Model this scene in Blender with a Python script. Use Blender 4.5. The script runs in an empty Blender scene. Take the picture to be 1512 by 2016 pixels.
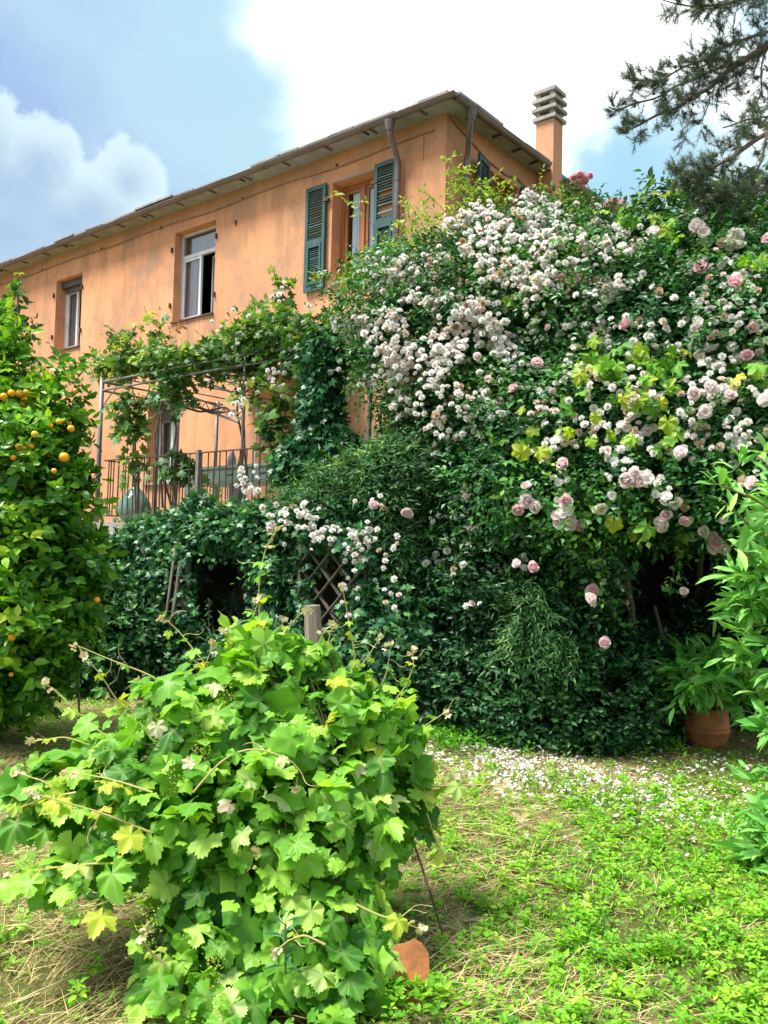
import bpy, math, random
import numpy as np
from mathutils import Matrix, Vector
scene = bpy.context.scene
COL = scene.collection
random.seed(5)
rng = np.random.default_rng(11)

# ------------------------------------------------------------------ camera
F_PX, PITCH, ROLL, YAW = 1712.7, .045377, -.024979, .68787
cp, sp, cr, sr = math.cos(PITCH), math.sin(PITCH), math.cos(ROLL), math.sin(ROLL)
CM = np.array([[1, 0, 0], [0, cp, -sp], [0, sp, cp]]) @ np.array([[cr, 0, sr], [0, 1, 0], [-sr, 0, cr]])
EYE = np.array([0, 0, 1.6])
cam_data = bpy.data.cameras.new("camera")
cam = bpy.data.objects.new("camera", cam_data)
COL.objects.link(cam)
cam_data.sensor_fit = 'VERTICAL'
cam_data.sensor_height = 36
cam_data.lens = 36 * F_PX / 2016
cam_data.clip_start = .05
cam_data.clip_end = 2000
R3 = Matrix([[CM[0, 0], CM[0, 2], -CM[0, 1]], [CM[1, 0], CM[1, 2], -CM[1, 1]], [CM[2, 0], CM[2, 2], -CM[2, 1]]])
cam.matrix_world = Matrix.Translation(Vector(EYE)) @ R3.to_4x4()
scene.camera = cam

# ------------------------------------------------------------------ node helper
class NT:
    def __init__(s, nt): s.nt = nt; s.nt.nodes.clear()
    def n(s, t, ins=None, **kw):
        nd = s.nt.nodes.new(t)
        for k, v in kw.items(): setattr(nd, k, v)
        for k, v in (ins or {}).items():
            sk = nd.inputs[k]
            if isinstance(v, bpy.types.NodeSocket): s.nt.links.new(v, sk)
            else: sk.default_value = v
        return nd
    def m(s, op, a, b=0.0, c=0.0, clamp=False):
        nd = s.n('ShaderNodeMath', {0: a, 1: b, 2: c}, operation=op, use_clamp=clamp)
        return nd.outputs[0]
    def v(s, op, a, b=(0, 0, 0), out=0):
        return s.n('ShaderNodeVectorMath', {0: a, 1: b}, operation=op).outputs[out]
    def noise(s, vec, scale, detail=4, rough=.55, out=0, dist=0.0):
        return s.n('ShaderNodeTexNoise', {'Vector': vec, 'Scale': scale, 'Detail': detail, 'Roughness': rough, 'Distortion': dist}).outputs[out]
    def step(s, x, a, b):
        nd = s.n('ShaderNodeMapRange', {0: x, 1: a, 2: b, 3: 0.0, 4: 1.0}, interpolation_type='SMOOTHSTEP')
        return nd.outputs[0]
    def mix(s, f, a, b, blend='MIX'):
        nd = s.n('ShaderNodeMix', data_type='RGBA', blend_type=blend)
        for k, v in ((0, f), (6, a), (7, b)):
            if isinstance(v, bpy.types.NodeSocket): s.nt.links.new(v, nd.inputs[k])
            else: nd.inputs[k].default_value = (*v, 1) if k and len(v) == 3 else v
        return nd.outputs[2]
    def ramp(s, f, stops):
        nd = s.n('ShaderNodeValToRGB', {0: f})
        cr_ = nd.color_ramp
        while len(cr_.elements) < len(stops): cr_.elements.new(.5)
        for e, (p, c) in zip(cr_.elements, stops): e.position = p; e.color = (*c, 1)
        return nd.outputs[0]

def px_dir(x, y):
    r = CM @ np.array([(x - 756) / F_PX, 1, -(y - 1008) / F_PX])
    return r / np.linalg.norm(r)

# ------------------------------------------------------------------ world
SUN_EL, SUN_AZ = math.radians(62), math.radians(-106)     # azimuth to the right of the view direction (+Y)
world = bpy.data.worlds.new("World")
scene.world = world
world.use_nodes = True
w = NT(world.node_tree)
d = w.n('ShaderNodeTexCoord').outputs['Generated']
sky = w.n('ShaderNodeTexSky', sky_type='NISHITA', sun_disc=False, sun_elevation=SUN_EL, sun_rotation=SUN_AZ, altitude=200, air_density=1.0, dust_density=1.5, ozone_density=1.5).outputs[0]
# veil of cloud, whitest around the hidden sun and towards the upper right
n1 = w.noise(w.v('MULTIPLY', d, (1, 1, 1.5)), 2.6, 7, .52, dist=.3)
n2 = w.noise(d, 7.0, 6, .5)
n3 = w.noise(d, 26.0, 7, .62)
cw = px_dir(1180, -430)
dot = w.v('DOT_PRODUCT', d, tuple(cw), 1)
veil = w.m('ADD', dot, w.m('MULTIPLY', w.m('SUBTRACT', n1, .5), .16))
veil = w.m('ADD', veil, w.m('MULTIPLY', w.m('SUBTRACT', n2, .5), .07))
white = w.step(veil, .915, .962)
haze = w.step(veil, .80, .94)
blue = w.mix(w.step(n1, .35, .65), (1.9, 2.75, 4.4), (3.2, 4.1, 5.0))
base = w.mix(.85, sky, blue)
# broken white cloud, added mostly out of view to light the facade
cover = w.step(w.noise(w.v('ADD', d, (3.1, 1.7, .4)), 1.5, 6, .55), .42, .60)
clear = w.m('SUBTRACT', 1.0, w.step(w.v('DOT_PRODUCT', d, tuple(px_dir(150, 250)), 1), .72, .93))
col = w.mix(w.m('MULTIPLY', cover, clear), base, (7.5, 7.7, 8.0))
col = w.mix(haze, col, (2.7, 4.1, 4.8))
col = w.mix(white, col, (9.0, 9.0, 9.0))
# gaps of blue low on the right and by the chimney
wob = w.v('ADD', d, w.v('MULTIPLY', w.v('SUBTRACT', w.noise(d, 11, 5, .6, out=1), (.5, .5, .5)), (.12, .12, .12)))
for (gx, gy, gr, st) in ((1205, 350, .085, .95), (1330, 290, .075, .85), (1062, 105, .030, .5), (1500, 40, .05, .8)):
    dist = w.v('DISTANCE', wob, tuple(px_dir(gx, gy)), 1)
    g = w.m('SUBTRACT', 1.0, w.m('DIVIDE', dist, gr))
    col = w.mix(w.m('MULTIPLY', w.step(g, -.2, .6), st), col, (2.2, 3.8, 4.9))
# heaped cloud low on the left: bright rims, blue-grey body
f = None
for (gx, gy, gr) in ((70, 345, .058), (250, 360, .046), (180, 430, .062), (10, 430, .09), (-10, 215, .02), (120, 500, .09), (-160, 400, .13)):
    dist = w.v('DISTANCE', d, tuple(px_dir(gx, gy)), 1)
    g = w.m('MULTIPLY', w.m('SUBTRACT', 1.0, w.m('DIVIDE', dist, gr)), gr * 12)
    f = g if f is None else w.m('MAXIMUM', f, g)
f = w.m('ADD', f, w.m('MULTIPLY', w.m('SUBTRACT', n3, .5), .55))
f = w.m('ADD', f, w.m('MULTIPLY', w.m('SUBTRACT', n2, .5), .35))
body = w.step(f, .0, .12)
inner = w.step(f, .05, .75)
ccol = w.mix(inner, (3.9, 4.9, 5.2), w.mix(w.step(n2, .35, .7), (1.9, 2.7, 3.9), (2.7, 3.6, 4.5)))
col = w.mix(w.m('MULTIPLY', body, .92), col, ccol)
bg = w.n('ShaderNodeBackground', {'Color': col, 'Strength': .058})
w.nt.links.new(bg.outputs[0], w.n('ShaderNodeOutputWorld').inputs[0])

sun_data = bpy.data.lights.new("sun", 'SUN')
sun_data.energy = 2.7
sun_data.angle = math.radians(22)
sun_data.color = (1, .96, .88)
sun = bpy.data.objects.new("sun", sun_data)
COL.objects.link(sun)
sd = Vector((math.sin(SUN_AZ) * math.cos(SUN_EL), math.cos(SUN_AZ) * math.cos(SUN_EL), math.sin(SUN_EL)))
sun.rotation_euler = sd.to_track_quat('Z', 'Y').to_euler()
sun.location = (0, 0, 20)
vs = scene.view_settings
vs.view_transform = 'Standard'
vs.look = 'None'
vs.gamma = 1
vs.use_curve_mapping = False
vs.exposure = 1.78
cy = scene.cycles
cy.max_bounces = 7; cy.diffuse_bounces = 3; cy.glossy_bounces = 2; cy.transmission_bounces = 5; cy.transparent_max_bounces = 12
cy.caustics_reflective = False; cy.caustics_refractive = False
cy.use_denoising = True

# ------------------------------------------------------------------ coordinates
def ray(x, y): return CM @ np.array([(x - 756) / F_PX, 1, -(y - 1008) / F_PX])
def at(x, y, Y):
    r = ray(x, y); return EYE + r * (Y / r[1])
def gnd(x, y, z=0.0):
    r = ray(x, y); return EYE + r * ((z - 1.6) / r[2])
def proj(P):
    c = (np.asarray(P) - EYE) @ CM
    return np.stack([756 + F_PX * c[..., 0] / c[..., 1], 1008 - F_PX * c[..., 2] / c[..., 1], c[..., 1]], -1)
CORNER = np.array([.7173, 11.5, 0])
DL = np.array([-math.cos(YAW), math.sin(YAW), 0])
DR = np.array([math.sin(YAW), math.cos(YAW), 0])
UP = np.array([0, 0, 1.])
def FA(u, o, z): return CORNER + DL * u - DR * o + UP * z      # long facade: u to the left, o out of the wall
def FR(u, o, z): return CORNER + DR * u - DL * o + UP * z      # short side: u backwards, o out of the wall
def WO(x, y, z): return np.array([x, y, z], float)
def fuz(x, y, o, fr='A'):
    dd, nn = (DL, DR) if fr == 'A' else (DR, DL)
    r = ray(x, y); P = (CORNER - o * nn)[:2]
    t, u = np.linalg.solve(np.array([[r[0], -dd[0]], [r[1], -dd[1]]]), P)
    return u, 1.6 + r[2] * t

# ------------------------------------------------------------------ objects
def world_loc(o):
    l = np.zeros(3)
    while o is not None: l += np.array(o.location); o = o.parent
    return l
def tag(o, label=None, cat=None, group=None, kind=None):
    for k, v in (('label', label), ('category', cat), ('group', group), ('kind', kind)):
        if v: o[k] = v
    return o
def thing(name, label, cat, loc=(0, 0, 0), group=None, kind=None):
    o = bpy.data.objects.new(name, None); COL.objects.link(o)
    o.location = [float(c) for c in loc]; o.empty_display_size = .1
    return tag(o, label, cat, group, kind)
def mesh_np(name, V, Fc, mat, tint=None, smooth=False):
    me = bpy.data.meshes.new(name)
    V = np.ascontiguousarray(V, np.float32)
    Fc = [np.asarray(f_, np.int32) for f_ in Fc] if isinstance(Fc, (list, tuple)) else [np.asarray(Fc, np.int32)]
    me.vertices.add(len(V)); me.vertices.foreach_set('co', V.ravel())
    nl = sum(f_.size for f_ in Fc); nf = sum(len(f_) for f_ in Fc)
    me.loops.add(nl); me.polygons.add(nf)
    me.loops.foreach_set('vertex_index', np.concatenate([f_.ravel() for f_ in Fc]))
    tot = np.concatenate([np.full(len(f_), f_.shape[1], np.int32) for f_ in Fc])
    me.polygons.foreach_set('loop_start', np.concatenate([[0], np.cumsum(tot)[:-1]]).astype(np.int32))
    me.polygons.foreach_set('use_smooth', np.full(nf, bool(smooth)))
    me.update(calc_edges=True)
    if tint is not None:
        a = me.attributes.new('tint', 'FLOAT', 'POINT'); a.data.foreach_set('value', np.ascontiguousarray(tint, np.float32))
    if mat: me.materials.append(mat)
    return me
def put(name, me, parent=None, loc=None):
    o = bpy.data.objects.new(name, me); COL.objects.link(o)
    if parent is not None: o.parent = parent
    if loc is not None: o.location = [float(c) for c in loc]
    return o

class MB:
    """collects simple solids given in world metres and links them as one object"""
    def __init__(s): s.V = []; s.F3 = []; s.F4 = []; s.n = 0
    def add(s, V, faces):
        for f_ in faces: (s.F4 if len(f_) == 4 else s.F3).append([i + s.n for i in f_])
        s.V.extend(np.asarray(V, float)); s.n += len(V); return s
    def box(s, u0, u1, o0, o1, z0, z1, fr=WO):
        u0, u1 = sorted((u0, u1)); o0, o1 = sorted((o0, o1)); z0, z1 = sorted((z0, z1))
        V = [fr(u, o, z) for z in (z0, z1) for o in (o0, o1) for u in (u0, u1)]
        return s.add(V, [(0, 2, 3, 1), (4, 5, 7, 6), (0, 1, 5, 4), (2, 6, 7, 3), (0, 4, 6, 2), (1, 3, 7, 5)])
    def hexa(s, V): return s.add(V, [(0, 2, 3, 1), (4, 5, 7, 6), (0, 1, 5, 4), (2, 6, 7, 3), (0, 4, 6, 2), (1, 3, 7, 5)])
    def bar(s, a, b, w_, h_, up=(0, 0, 1)):
        a = np.asarray(a, float); b = np.asarray(b, float); t = b - a; t = t / np.linalg.norm(t)
        x = np.cross(t, up); x = x / (np.linalg.norm(x) + 1e-9); y = np.cross(x, t)
        V = [p + x * i * w_ / 2 + y * j * h_ / 2 for p in (a, b) for j in (-1, 1) for i in (-1, 1)]
        return s.hexa(V)
    def tube(s, pts, r, seg=6, cap=True):
        pts = np.asarray(pts, float); n = len(pts)
        rr = np.full(n, r) if np.isscalar(r) else np.asarray(r)
        T = np.gradient(pts, axis=0); T /= np.linalg.norm(T, axis=1)[:, None] + 1e-9
        ref = np.array([0, 0, 1.]) if abs(T[:, 2]).mean() < .8 else np.array([1., 0, 0])
        X = np.cross(T, ref); X /= np.linalg.norm(X, axis=1)[:, None] + 1e-9
        Y = np.cross(X, T)
        V = []
        for i in range(n):
            for k in range(seg):
                a_ = 2 * math.pi * k / seg
                V.append(pts[i] + rr[i] * (math.cos(a_) * X[i] + math.sin(a_) * Y[i]))
        Fs = [(i * seg + k, i * seg + (k + 1) % seg, (i + 1) * seg + (k + 1) % seg, (i + 1) * seg + k) for i in range(n - 1) for k in range(seg)]
        if cap:
            V += [pts[0], pts[-1]]
            Fs += [(n * seg, (k + 1) % seg, k) for k in range(seg)] + [(n * seg + 1, (n - 1) * seg + k, (n - 1) * seg + (k + 1) % seg) for k in range(seg)]
        return s.add(V, Fs)
    def lathe(s, c, prof, seg=28, wob=0):
        V = []
        for (r, z) in prof:
            for k in range(seg):
                a_ = 2 * math.pi * k / seg
                V.append([c[0] + r * math.cos(a_), c[1] + r * math.sin(a_), c[2] + z])
        Fs = [(i * seg + k, i * seg + (k + 1) % seg, (i + 1) * seg + (k + 1) % seg, (i + 1) * seg + k) for i in range(len(prof) - 1) for k in range(seg)]
        return s.add(V, Fs)
    def build(s, name, mat, parent=None, smooth=False, origin=None):
        V = np.array(s.V)
        base = world_loc(parent) if parent is not None else np.zeros(3)
        if parent is None: base = np.array([V[:, 0].mean(), V[:, 1].mean(), V[:, 2].min()])
        Fs = [f_ for f_ in (s.F3, s.F4) if f_]
        me = mesh_np(name, V - base, Fs, mat, smooth=smooth)
        return put(name, me, parent, None if parent is not None else base)

# ------------------------------------------------------------------ materials
def material(name):
    m = bpy.data.materials.new(name); m.use_nodes = True
    return m, NT(m.node_tree)
def finish(t, shader, disp=None):
    o = t.n('ShaderNodeOutputMaterial'); t.nt.links.new(shader, o.inputs[0])
def bsdf(t, color, rough=.6, metal=0.0, spec=.5, normal=None, **kw):
    ins = {'Base Color': color if isinstance(color, bpy.types.NodeSocket) else (*color, 1), 'Roughness': rough, 'Metallic': metal, 'Specular IOR Level': spec}
    if normal is not None: ins['Normal'] = normal
    ins.update(kw)
    return t.n('ShaderNodeBsdfPrincipled', ins).outputs[0]
def bump(t, h, strength=.3, dist=.01):
    return t.n('ShaderNodeBump', {'Height': h, 'Strength': strength, 'Distance': dist}).outputs[0]
def plain(name, c1, c2=None, scale=6, rough=.6, metal=0.0, bmp=.2, streak=None, spec=.5):
    m, t = material(name)
    p = t.n('ShaderNodeNewGeometry').outputs['Position']
    if streak: p = t.v('MULTIPLY', p, streak)
    n_ = t.noise(p, scale, 6, .6)
    c = t.mix(t.step(n_, .3, .7), c1, c2 or tuple(x * .7 for x in c1))
    finish(t, bsdf(t, c, rough, metal, spec, bump(t, t.noise(p, scale * 6, 5), bmp, .006)))
    return m
def leaf_mat(name, stops, rough=.45, trans=.35, tcol=(1.3, 1.25, .5), spec=.4, obj=False, vein=None):
    m, t = material(name)
    tn = t.n('ShaderNodeAttribute', attribute_name='tint').outputs['Fac']
    if obj: tn = t.n('ShaderNodeObjectInfo').outputs['Random']
    p = t.n('ShaderNodeNewGeometry').outputs['Position']
    tn = t.m('ADD', tn, t.m('MULTIPLY', t.m('SUBTRACT', t.noise(p, 1.3, 3), .5), .35), clamp=True)
    c = t.ramp(tn, stops)
    if vein:
        vn = t.n('ShaderNodeAttribute', attribute_name='vein').outputs['Fac']
        c = t.mix(t.m('MULTIPLY', vn, vein), c, (.30, .42, .14))
    s1 = bsdf(t, c, rough, 0, spec)
    tc = t.mix(1.0, c, tcol, 'MULTIPLY')
    s2 = t.n('ShaderNodeBsdfTranslucent', {'Color': tc}).outputs[0]
    finish(t, t.n('ShaderNodeMixShader', {0: trans, 1: s1, 2: s2}).outputs[0])
    return m

M = {}
# facade plaster
m, t = material('orange_plaster')
p = t.n('ShaderNodeNewGeometry').outputs['Position']
big = t.noise(p, .55, 5, .6)
mid = t.noise(t.v('MULTIPLY', p, (1, 1, .35)), 2.2, 7, .65)
streak = t.noise(t.v('MULTIPLY', p, (1, 1, .08)), 7, 6, .6)
fine = t.noise(p, 30, 6, .6)
c = t.mix(t.step(big, .35, .65), (.72, .345, .185), (.62, .285, .15))
c = t.mix(t.m('MULTIPLY', t.step(mid, .44, .64), .75), c, (.45, .235, .13))
c = t.mix(t.m('MULTIPLY', t.step(streak, .52, .72), .5), c, (.36, .21, .13))
c = t.mix(t.m('MULTIPLY', t.step(t.noise(p, 1.1, 8, .7), .50, .66), .65), c, (.33, .23, .165))
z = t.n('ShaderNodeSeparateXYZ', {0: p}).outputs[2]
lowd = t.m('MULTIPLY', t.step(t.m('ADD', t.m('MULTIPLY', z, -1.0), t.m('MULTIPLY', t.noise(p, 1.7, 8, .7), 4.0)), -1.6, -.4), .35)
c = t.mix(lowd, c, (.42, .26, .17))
c = t.mix(t.m('MULTIPLY', t.step(fine, .5, .75), .14), c, (.9, .55, .32))
pu = t.v('DOT_PRODUCT', t.v('SUBTRACT', p, tuple(CORNER)), tuple(DL), 1)
nz = t.noise(t.v('MULTIPLY', p, (1, 1, .12)), 9, 5, .6)
for (ua, ub, zt_, ln_, k_) in ((4.7, 5.95, 5.52, 1.5, .55), (9.72, 9.95, 5.50, 1.9, .95), (8.8, 9.9, 5.50, .9, .4), (1.1, 2.1, 5.5, 1.0, .4), (5.5, 6.6, 2.66, .7, .5), (5.75, 5.98, 5.5, 1.9, .7)):
    mu = t.m('MULTIPLY', t.step(pu, ua - .05, ua + .05), t.m('SUBTRACT', 1.0, t.step(pu, ub - .05, ub + .05)))
    mz = t.m('MULTIPLY', t.m('SUBTRACT', 1.0, t.step(z, zt_ - .01, zt_ + .01)), t.step(z, zt_ - ln_, zt_))
    c = t.mix(t.m('MULTIPLY', t.m('MULTIPLY', mu, mz), t.m('MULTIPLY', t.step(nz, .35, .62), k_)), c, (.24, .16, .115))
crk = t.n('ShaderNodeTexVoronoi', {'Vector': t.v('ADD', p, t.v('MULTIPLY', t.noise(p, 3, 4, .6, out=1), (.5, .5, .5))), 'Scale': .55}, feature='DISTANCE_TO_EDGE').outputs[0]
c = t.mix(t.m('MULTIPLY', t.m('SUBTRACT', 1.0, t.step(crk, .0, .006)), .35), c, (.25, .13, .08))
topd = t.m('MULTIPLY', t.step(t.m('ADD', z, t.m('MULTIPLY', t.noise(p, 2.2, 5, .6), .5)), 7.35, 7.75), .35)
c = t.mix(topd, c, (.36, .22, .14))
M['plaster'] = m
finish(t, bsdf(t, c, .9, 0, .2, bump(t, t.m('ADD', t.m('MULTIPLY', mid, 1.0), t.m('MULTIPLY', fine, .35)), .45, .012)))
M['soffit'] = plain('pale_slate_soffit', (.36, .36, .34), (.26, .26, .25), 5, .8)
M['slate'] = plain('weathered_roof_slate', (.20, .19, .18), (.33, .33, .32), 7, .75, bmp=.5)
M['copper'] = plain('brown_painted_gutter', (.135, .10, .095), (.19, .145, .135), 3, .42, .2)
M['darkgutter'] = plain('grey_brown_gutter', (.15, .115, .105), (.21, .17, .15), 3, .5, .1)
M['concrete'] = plain('grey_concrete', (.34, .32, .28), (.22, .21, .18), 6, .85, bmp=.5)
M['wood'] = plain('varnished_window_wood', (.42, .17, .055), (.30, .11, .035), 8, .45, streak=(1, 1, .1))
M['white'] = plain('white_window_paint', (.70, .74, .80), (.55, .58, .62), 5, .45)
M['darkroll'] = plain('dark_roller_shutter', (.06, .055, .045), (.10, .09, .07), 8, .6)
M['iron'] = plain('rusty_dark_iron', (.055, .04, .033), (.14, .075, .045), 14, .65, .3)
M['steel'] = plain('grey_painted_steel', (.24, .24, .235), (.16, .15, .14), 8, .5, .3)
M['oldwood'] = plain('weathered_grey_wood', (.30, .25, .19), (.17, .135, .10), 9, .85, bmp=.6, streak=(1, 1, .12))
M['lath'] = plain('dark_weathered_lath', (.15, .125, .10), (.09, .075, .06), 9, .85, bmp=.6)
M['cablec'] = plain('painted_over_cable', (.36, .20, .13), (.25, .14, .10), 5, .8)
M['bark'] = plain('brown_bark', (.11, .075, .05), (.19, .14, .095), 14, .9, bmp=.8)
M['pinebark'] = plain('grey_pine_bark', (.10, .078, .062), (.17, .13, .10), 12, .9, bmp=.8)
M['stem'] = plain('green_brown_stem', (.16, .17, .06), (.13, .10, .05), 10, .6)
M['redstem'] = plain('reddish_rose_cane', (.24, .09, .05), (.17, .16, .06), 5, .5)
M['vinestem'] = plain('yellow_green_shoot', (.40, .42, .11), (.42, .30, .13), 6, .5)
M['terracotta'] = plain('terracotta', (.48, .165, .042), (.25, .095, .04), 9, .7, bmp=.35)
M['mint'] = plain('worn_mint_table_paint', (.52, .66, .57), (.38, .50, .43), 5, .55)
M['greyboard'] = plain('grey_board', (.26, .27, .29), (.20, .21, .22), 4, .6)
M['soil'] = plain('dark_soil', (.07, .05, .03), (.11, .08, .05), 15, .95, bmp=.8)
M['stone'] = plain('dark_rubble_wall', (.17, .15, .12), (.10, .09, .075), 3, .95, bmp=.9)  # one mottled grey-brown tone for pillars and walls below the terrace
M['cavity'] = plain('dark_interior_wall', (.16, .12, .10), (.11, .08, .07), 2, .9)
M['curtain'] = plain('white_net_curtain', (.74, .76, .84), (.64, .66, .76), 3, .9, streak=(6, 6, .1))
M['pinkcurtain'] = plain('faded_pink_curtain', (.42, .30, .30), (.26, .20, .22), 4, .9, streak=(8, 8, .1))
M['greencurtain'] = plain('pale_green_curtain', (.30, .44, .38), (.22, .34, .30), 4, .9, streak=(8, 8, .1))
M['poly'] = plain('pale_corrugated_canopy', (.66, .70, .74), (.5, .54, .58), 4, .5)
# shutters: dark teal paint with peeling
m, t = material('peeling_teal_shutter_paint')
p = t.n('ShaderNodeNewGeometry').outputs['Position']
pn = t.noise(t.v('MULTIPLY', p, (1, 1, 3)), 9, 8, .7)
c = t.mix(t.step(t.noise(p, 4, 4), .3, .7), (.028, .078, .076), (.048, .112, .108))
c = t.mix(t.step(pn, .655, .69), c, (.42, .52, .46))
finish(t, bsdf(t, c, .6, 0, .3, bump(t, pn, .4, .004)))
M['shutter'] = m
# window glass: thin reflective sheet
m, t = material('window_glass')
fr_ = t.n('ShaderNodeLayerWeight', {'Blend': .5}).outputs[1]
fr_ = t.m('ADD', t.m('MULTIPLY', t.m('POWER', fr_, 3.0), .55), .05, clamp=True)
gl = t.n('ShaderNodeBsdfGlossy', {'Color': (.9, .95, 1, 1), 'Roughness': .02}).outputs[0]
tr = t.n('ShaderNodeBsdfTransparent', {'Color': (.85, .9, .9, 1)}).outputs[0]
finish(t, t.n('ShaderNodeMixShader', {0: fr_, 1: tr, 2: gl}).outputs[0])
M['glass'] = m
m, t = material('green_bottle_glass')
gl = t.n('ShaderNodeBsdfPrincipled', {'Base Color': (.22, .50, .42, 1), 'Roughness': .06, 'Transmission Weight': .55, 'IOR': 1.3, 'Specular IOR Level': .9}).outputs[0]
finish(t, gl)
M['demijohn'] = m
# foliage
M['rose_leaf'] = leaf_mat('rose_foliage', [(0, (.010, .055, .016)), (.3, (.030, .14, .034)), (.55, (.075, .25, .05)), (.8, (.17, .38, .06)), (1, (.32, .50, .09))], .42, .25)
M['hedge_leaf'] = leaf_mat('hedge_foliage', [(0, (.008, .04, .014)), (.45, (.022, .10, .028)), (.8, (.06, .20, .045)), (1, (.14, .32, .06))], .40, .22)
M['fine_leaf'] = leaf_mat('fine_shrub_foliage', [(0, (.02, .08, .03)), (.5, (.05, .16, .05)), (.85, (.11, .27, .07)), (1, (.2, .36, .08))], .5, .3)
M['ivy_leaf'] = leaf_mat('ivy_foliage', [(0, (.012, .06, .026)), (.5, (.028, .13, .05)), (.85, (.065, .22, .07)), (1, (.15, .34, .09))], .40, .2)
M['citrus_leaf'] = leaf_mat('citrus_foliage', [(0, (.03, .13, .010)), (.3, (.085, .27, .018)), (.6, (.21, .45, .03)), (1, (.46, .62, .06))], .33, .35)
M['bright_leaf'] = leaf_mat('young_yellow_green_foliage', [(0, (.09, .20, .03)), (.5, (.20, .34, .045)), (1, (.42, .50, .08))], .5, .45)
M['red_leaf'] = leaf_mat('young_red_foliage', [(0, (.20, .12, .03)), (.5, (.35, .13, .05)), (1, (.45, .30, .08))], .5, .4)
M['perg_leaf'] = leaf_mat('pergola_vine_foliage', [(0, (.025, .085, .022)), (.5, (.07, .19, .035)), (.85, (.19, .34, .06)), (1, (.40, .48, .09))], .5, .35)
VST = [(0, (.035, .16, .010)), (.25, (.10, .31, .020)), (.55, (.21, .48, .04)), (.8, (.35, .60, .06)), (.93, (.46, .66, .14)), (1, (.60, .70, .34))]
M['vine_leaf'] = leaf_mat('grape_leaf_surface', VST, .5, .40, (1.35, 1.35, .4), vein=.45)
M['vine_leaf_obj'] = leaf_mat('grape_leaf_single', VST, .5, .40, (1.35, 1.35, .4), obj=True, vein=.45)
M['pale_leaf_obj'] = leaf_mat('felted_young_grape_leaf', [(0, (.50, .55, .30)), (.5, (.62, .56, .36)), (1, (.68, .52, .36))], .8, .35, (1.1, 1.0, .6), obj=True)
M['yellow_leaf_obj'] = leaf_mat('yellow_young_grape_leaf', [(0, (.30, .48, .04)), (1, (.58, .62, .07))], .5, .5, (1.2, 1.15, .3), obj=True)
LST = [(0, (.10, .35, .05)), (.5, (.24, .54, .12)), (.85, (.38, .66, .20)), (1, (.50, .72, .18))]
M['laurel_leaf'] = leaf_mat('laurel_foliage', LST, .5, .35)
M['laurel_leaf_obj'] = leaf_mat('laurel_leaf_single', LST, .5, .35, obj=True)
M['weed_leaf'] = leaf_mat('weed_foliage', [(0, (.05, .21, .010)), (.4, (.13, .39, .015)), (.75, (.25, .52, .03)), (1, (.44, .60, .06))], .5, .4)
M['grass'] = leaf_mat('grass_blades', [(0, (.07, .15, .02)), (.5, (.16, .27, .04)), (.8, (.34, .36, .09)), (1, (.50, .42, .17))], .6, .3)
M['straw'] = leaf_mat('dry_straw', [(0, (.30, .21, .09)), (.5, (.50, .38, .17)), (1, (.66, .55, .28))], .7, .1)
M['petal'] = leaf_mat('fallen_petals', [(0, (.74, .66, .66)), (.6, (.80, .76, .76)), (.85, (.74, .60, .56)), (1, (.55, .40, .25))], .7, .25, (1, 1, 1))
M['needles'] = leaf_mat('pine_needles', [(0, (.04, .08, .055)), (.5, (.08, .14, .09)), (1, (.15, .22, .13))], .5, .12)
M['greyblade'] = leaf_mat('grey_green_blades', [(0, (.05, .11, .07)), (1, (.16, .26, .16))], .5, .2)
RST = [(0, (.92, .91, .87)), (.6, (.92, .89, .85)), (.72, (.88, .76, .74)), (.87, (.84, .72, .60)), (.95, (.62, .44, .28)), (1, (.42, .26, .14))]
M['bloom'] = leaf_mat('rambler_petals', RST, .7, .42, (1, 1, 1))
M['bloom_obj'] = leaf_mat('rambler_petals_single', RST, .7, .42, (1, 1, 1), obj=True)
PST = [(0, (.93, .89, .88)), (.45, (.92, .82, .83)), (.8, (.90, .72, .75)), (1, (.88, .60, .66))]
M['pink_obj'] = leaf_mat('pink_rose_petals', PST, .7, .4, (1, .92, .9), obj=True)
M['deep_pink'] = leaf_mat('deep_pink_petals', [(0, (.88, .50, .56)), (1, (.90, .68, .70))], .7, .3, (1, .9, .9), obj=True)
m, t = material('orange_peel')
p = t.n('ShaderNodeNewGeometry').outputs['Position']
c = t.mix(t.step(t.noise(p, 9, 3), .3, .7), (.90, .33, .01), (.88, .46, .02))
finish(t, bsdf(t, c, .4, 0, .5, bump(t, t.noise(p, 260, 2), .3, .002)))
M['peel'] = m
M['cone'] = plain('brown_pine_cone', (.13, .09, .06), (.2, .14, .1), 40, .9)
# ground
m, t = material('dry_earth_and_thatch')
p = t.n('ShaderNodeNewGeometry').outputs['Position']
a = t.noise(p, .9, 6, .6); b = t.noise(p, 9, 8, .7); c_ = t.noise(p, 45, 6, .7)
c = t.mix(t.step(a, .4, .62), (.20, .15, .075), (.12, .145, .035))
c = t.mix(t.step(b, .48, .7), c, (.44, .36, .17))
c = t.mix(t.m('MULTIPLY', t.step(c_, .5, .72), .6), c, (.06, .045, .028))
finish(t, bsdf(t, c, .95, 0, .2, bump(t, t.m('ADD', b, c_), .9, .03)))
M['ground'] = m

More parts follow.
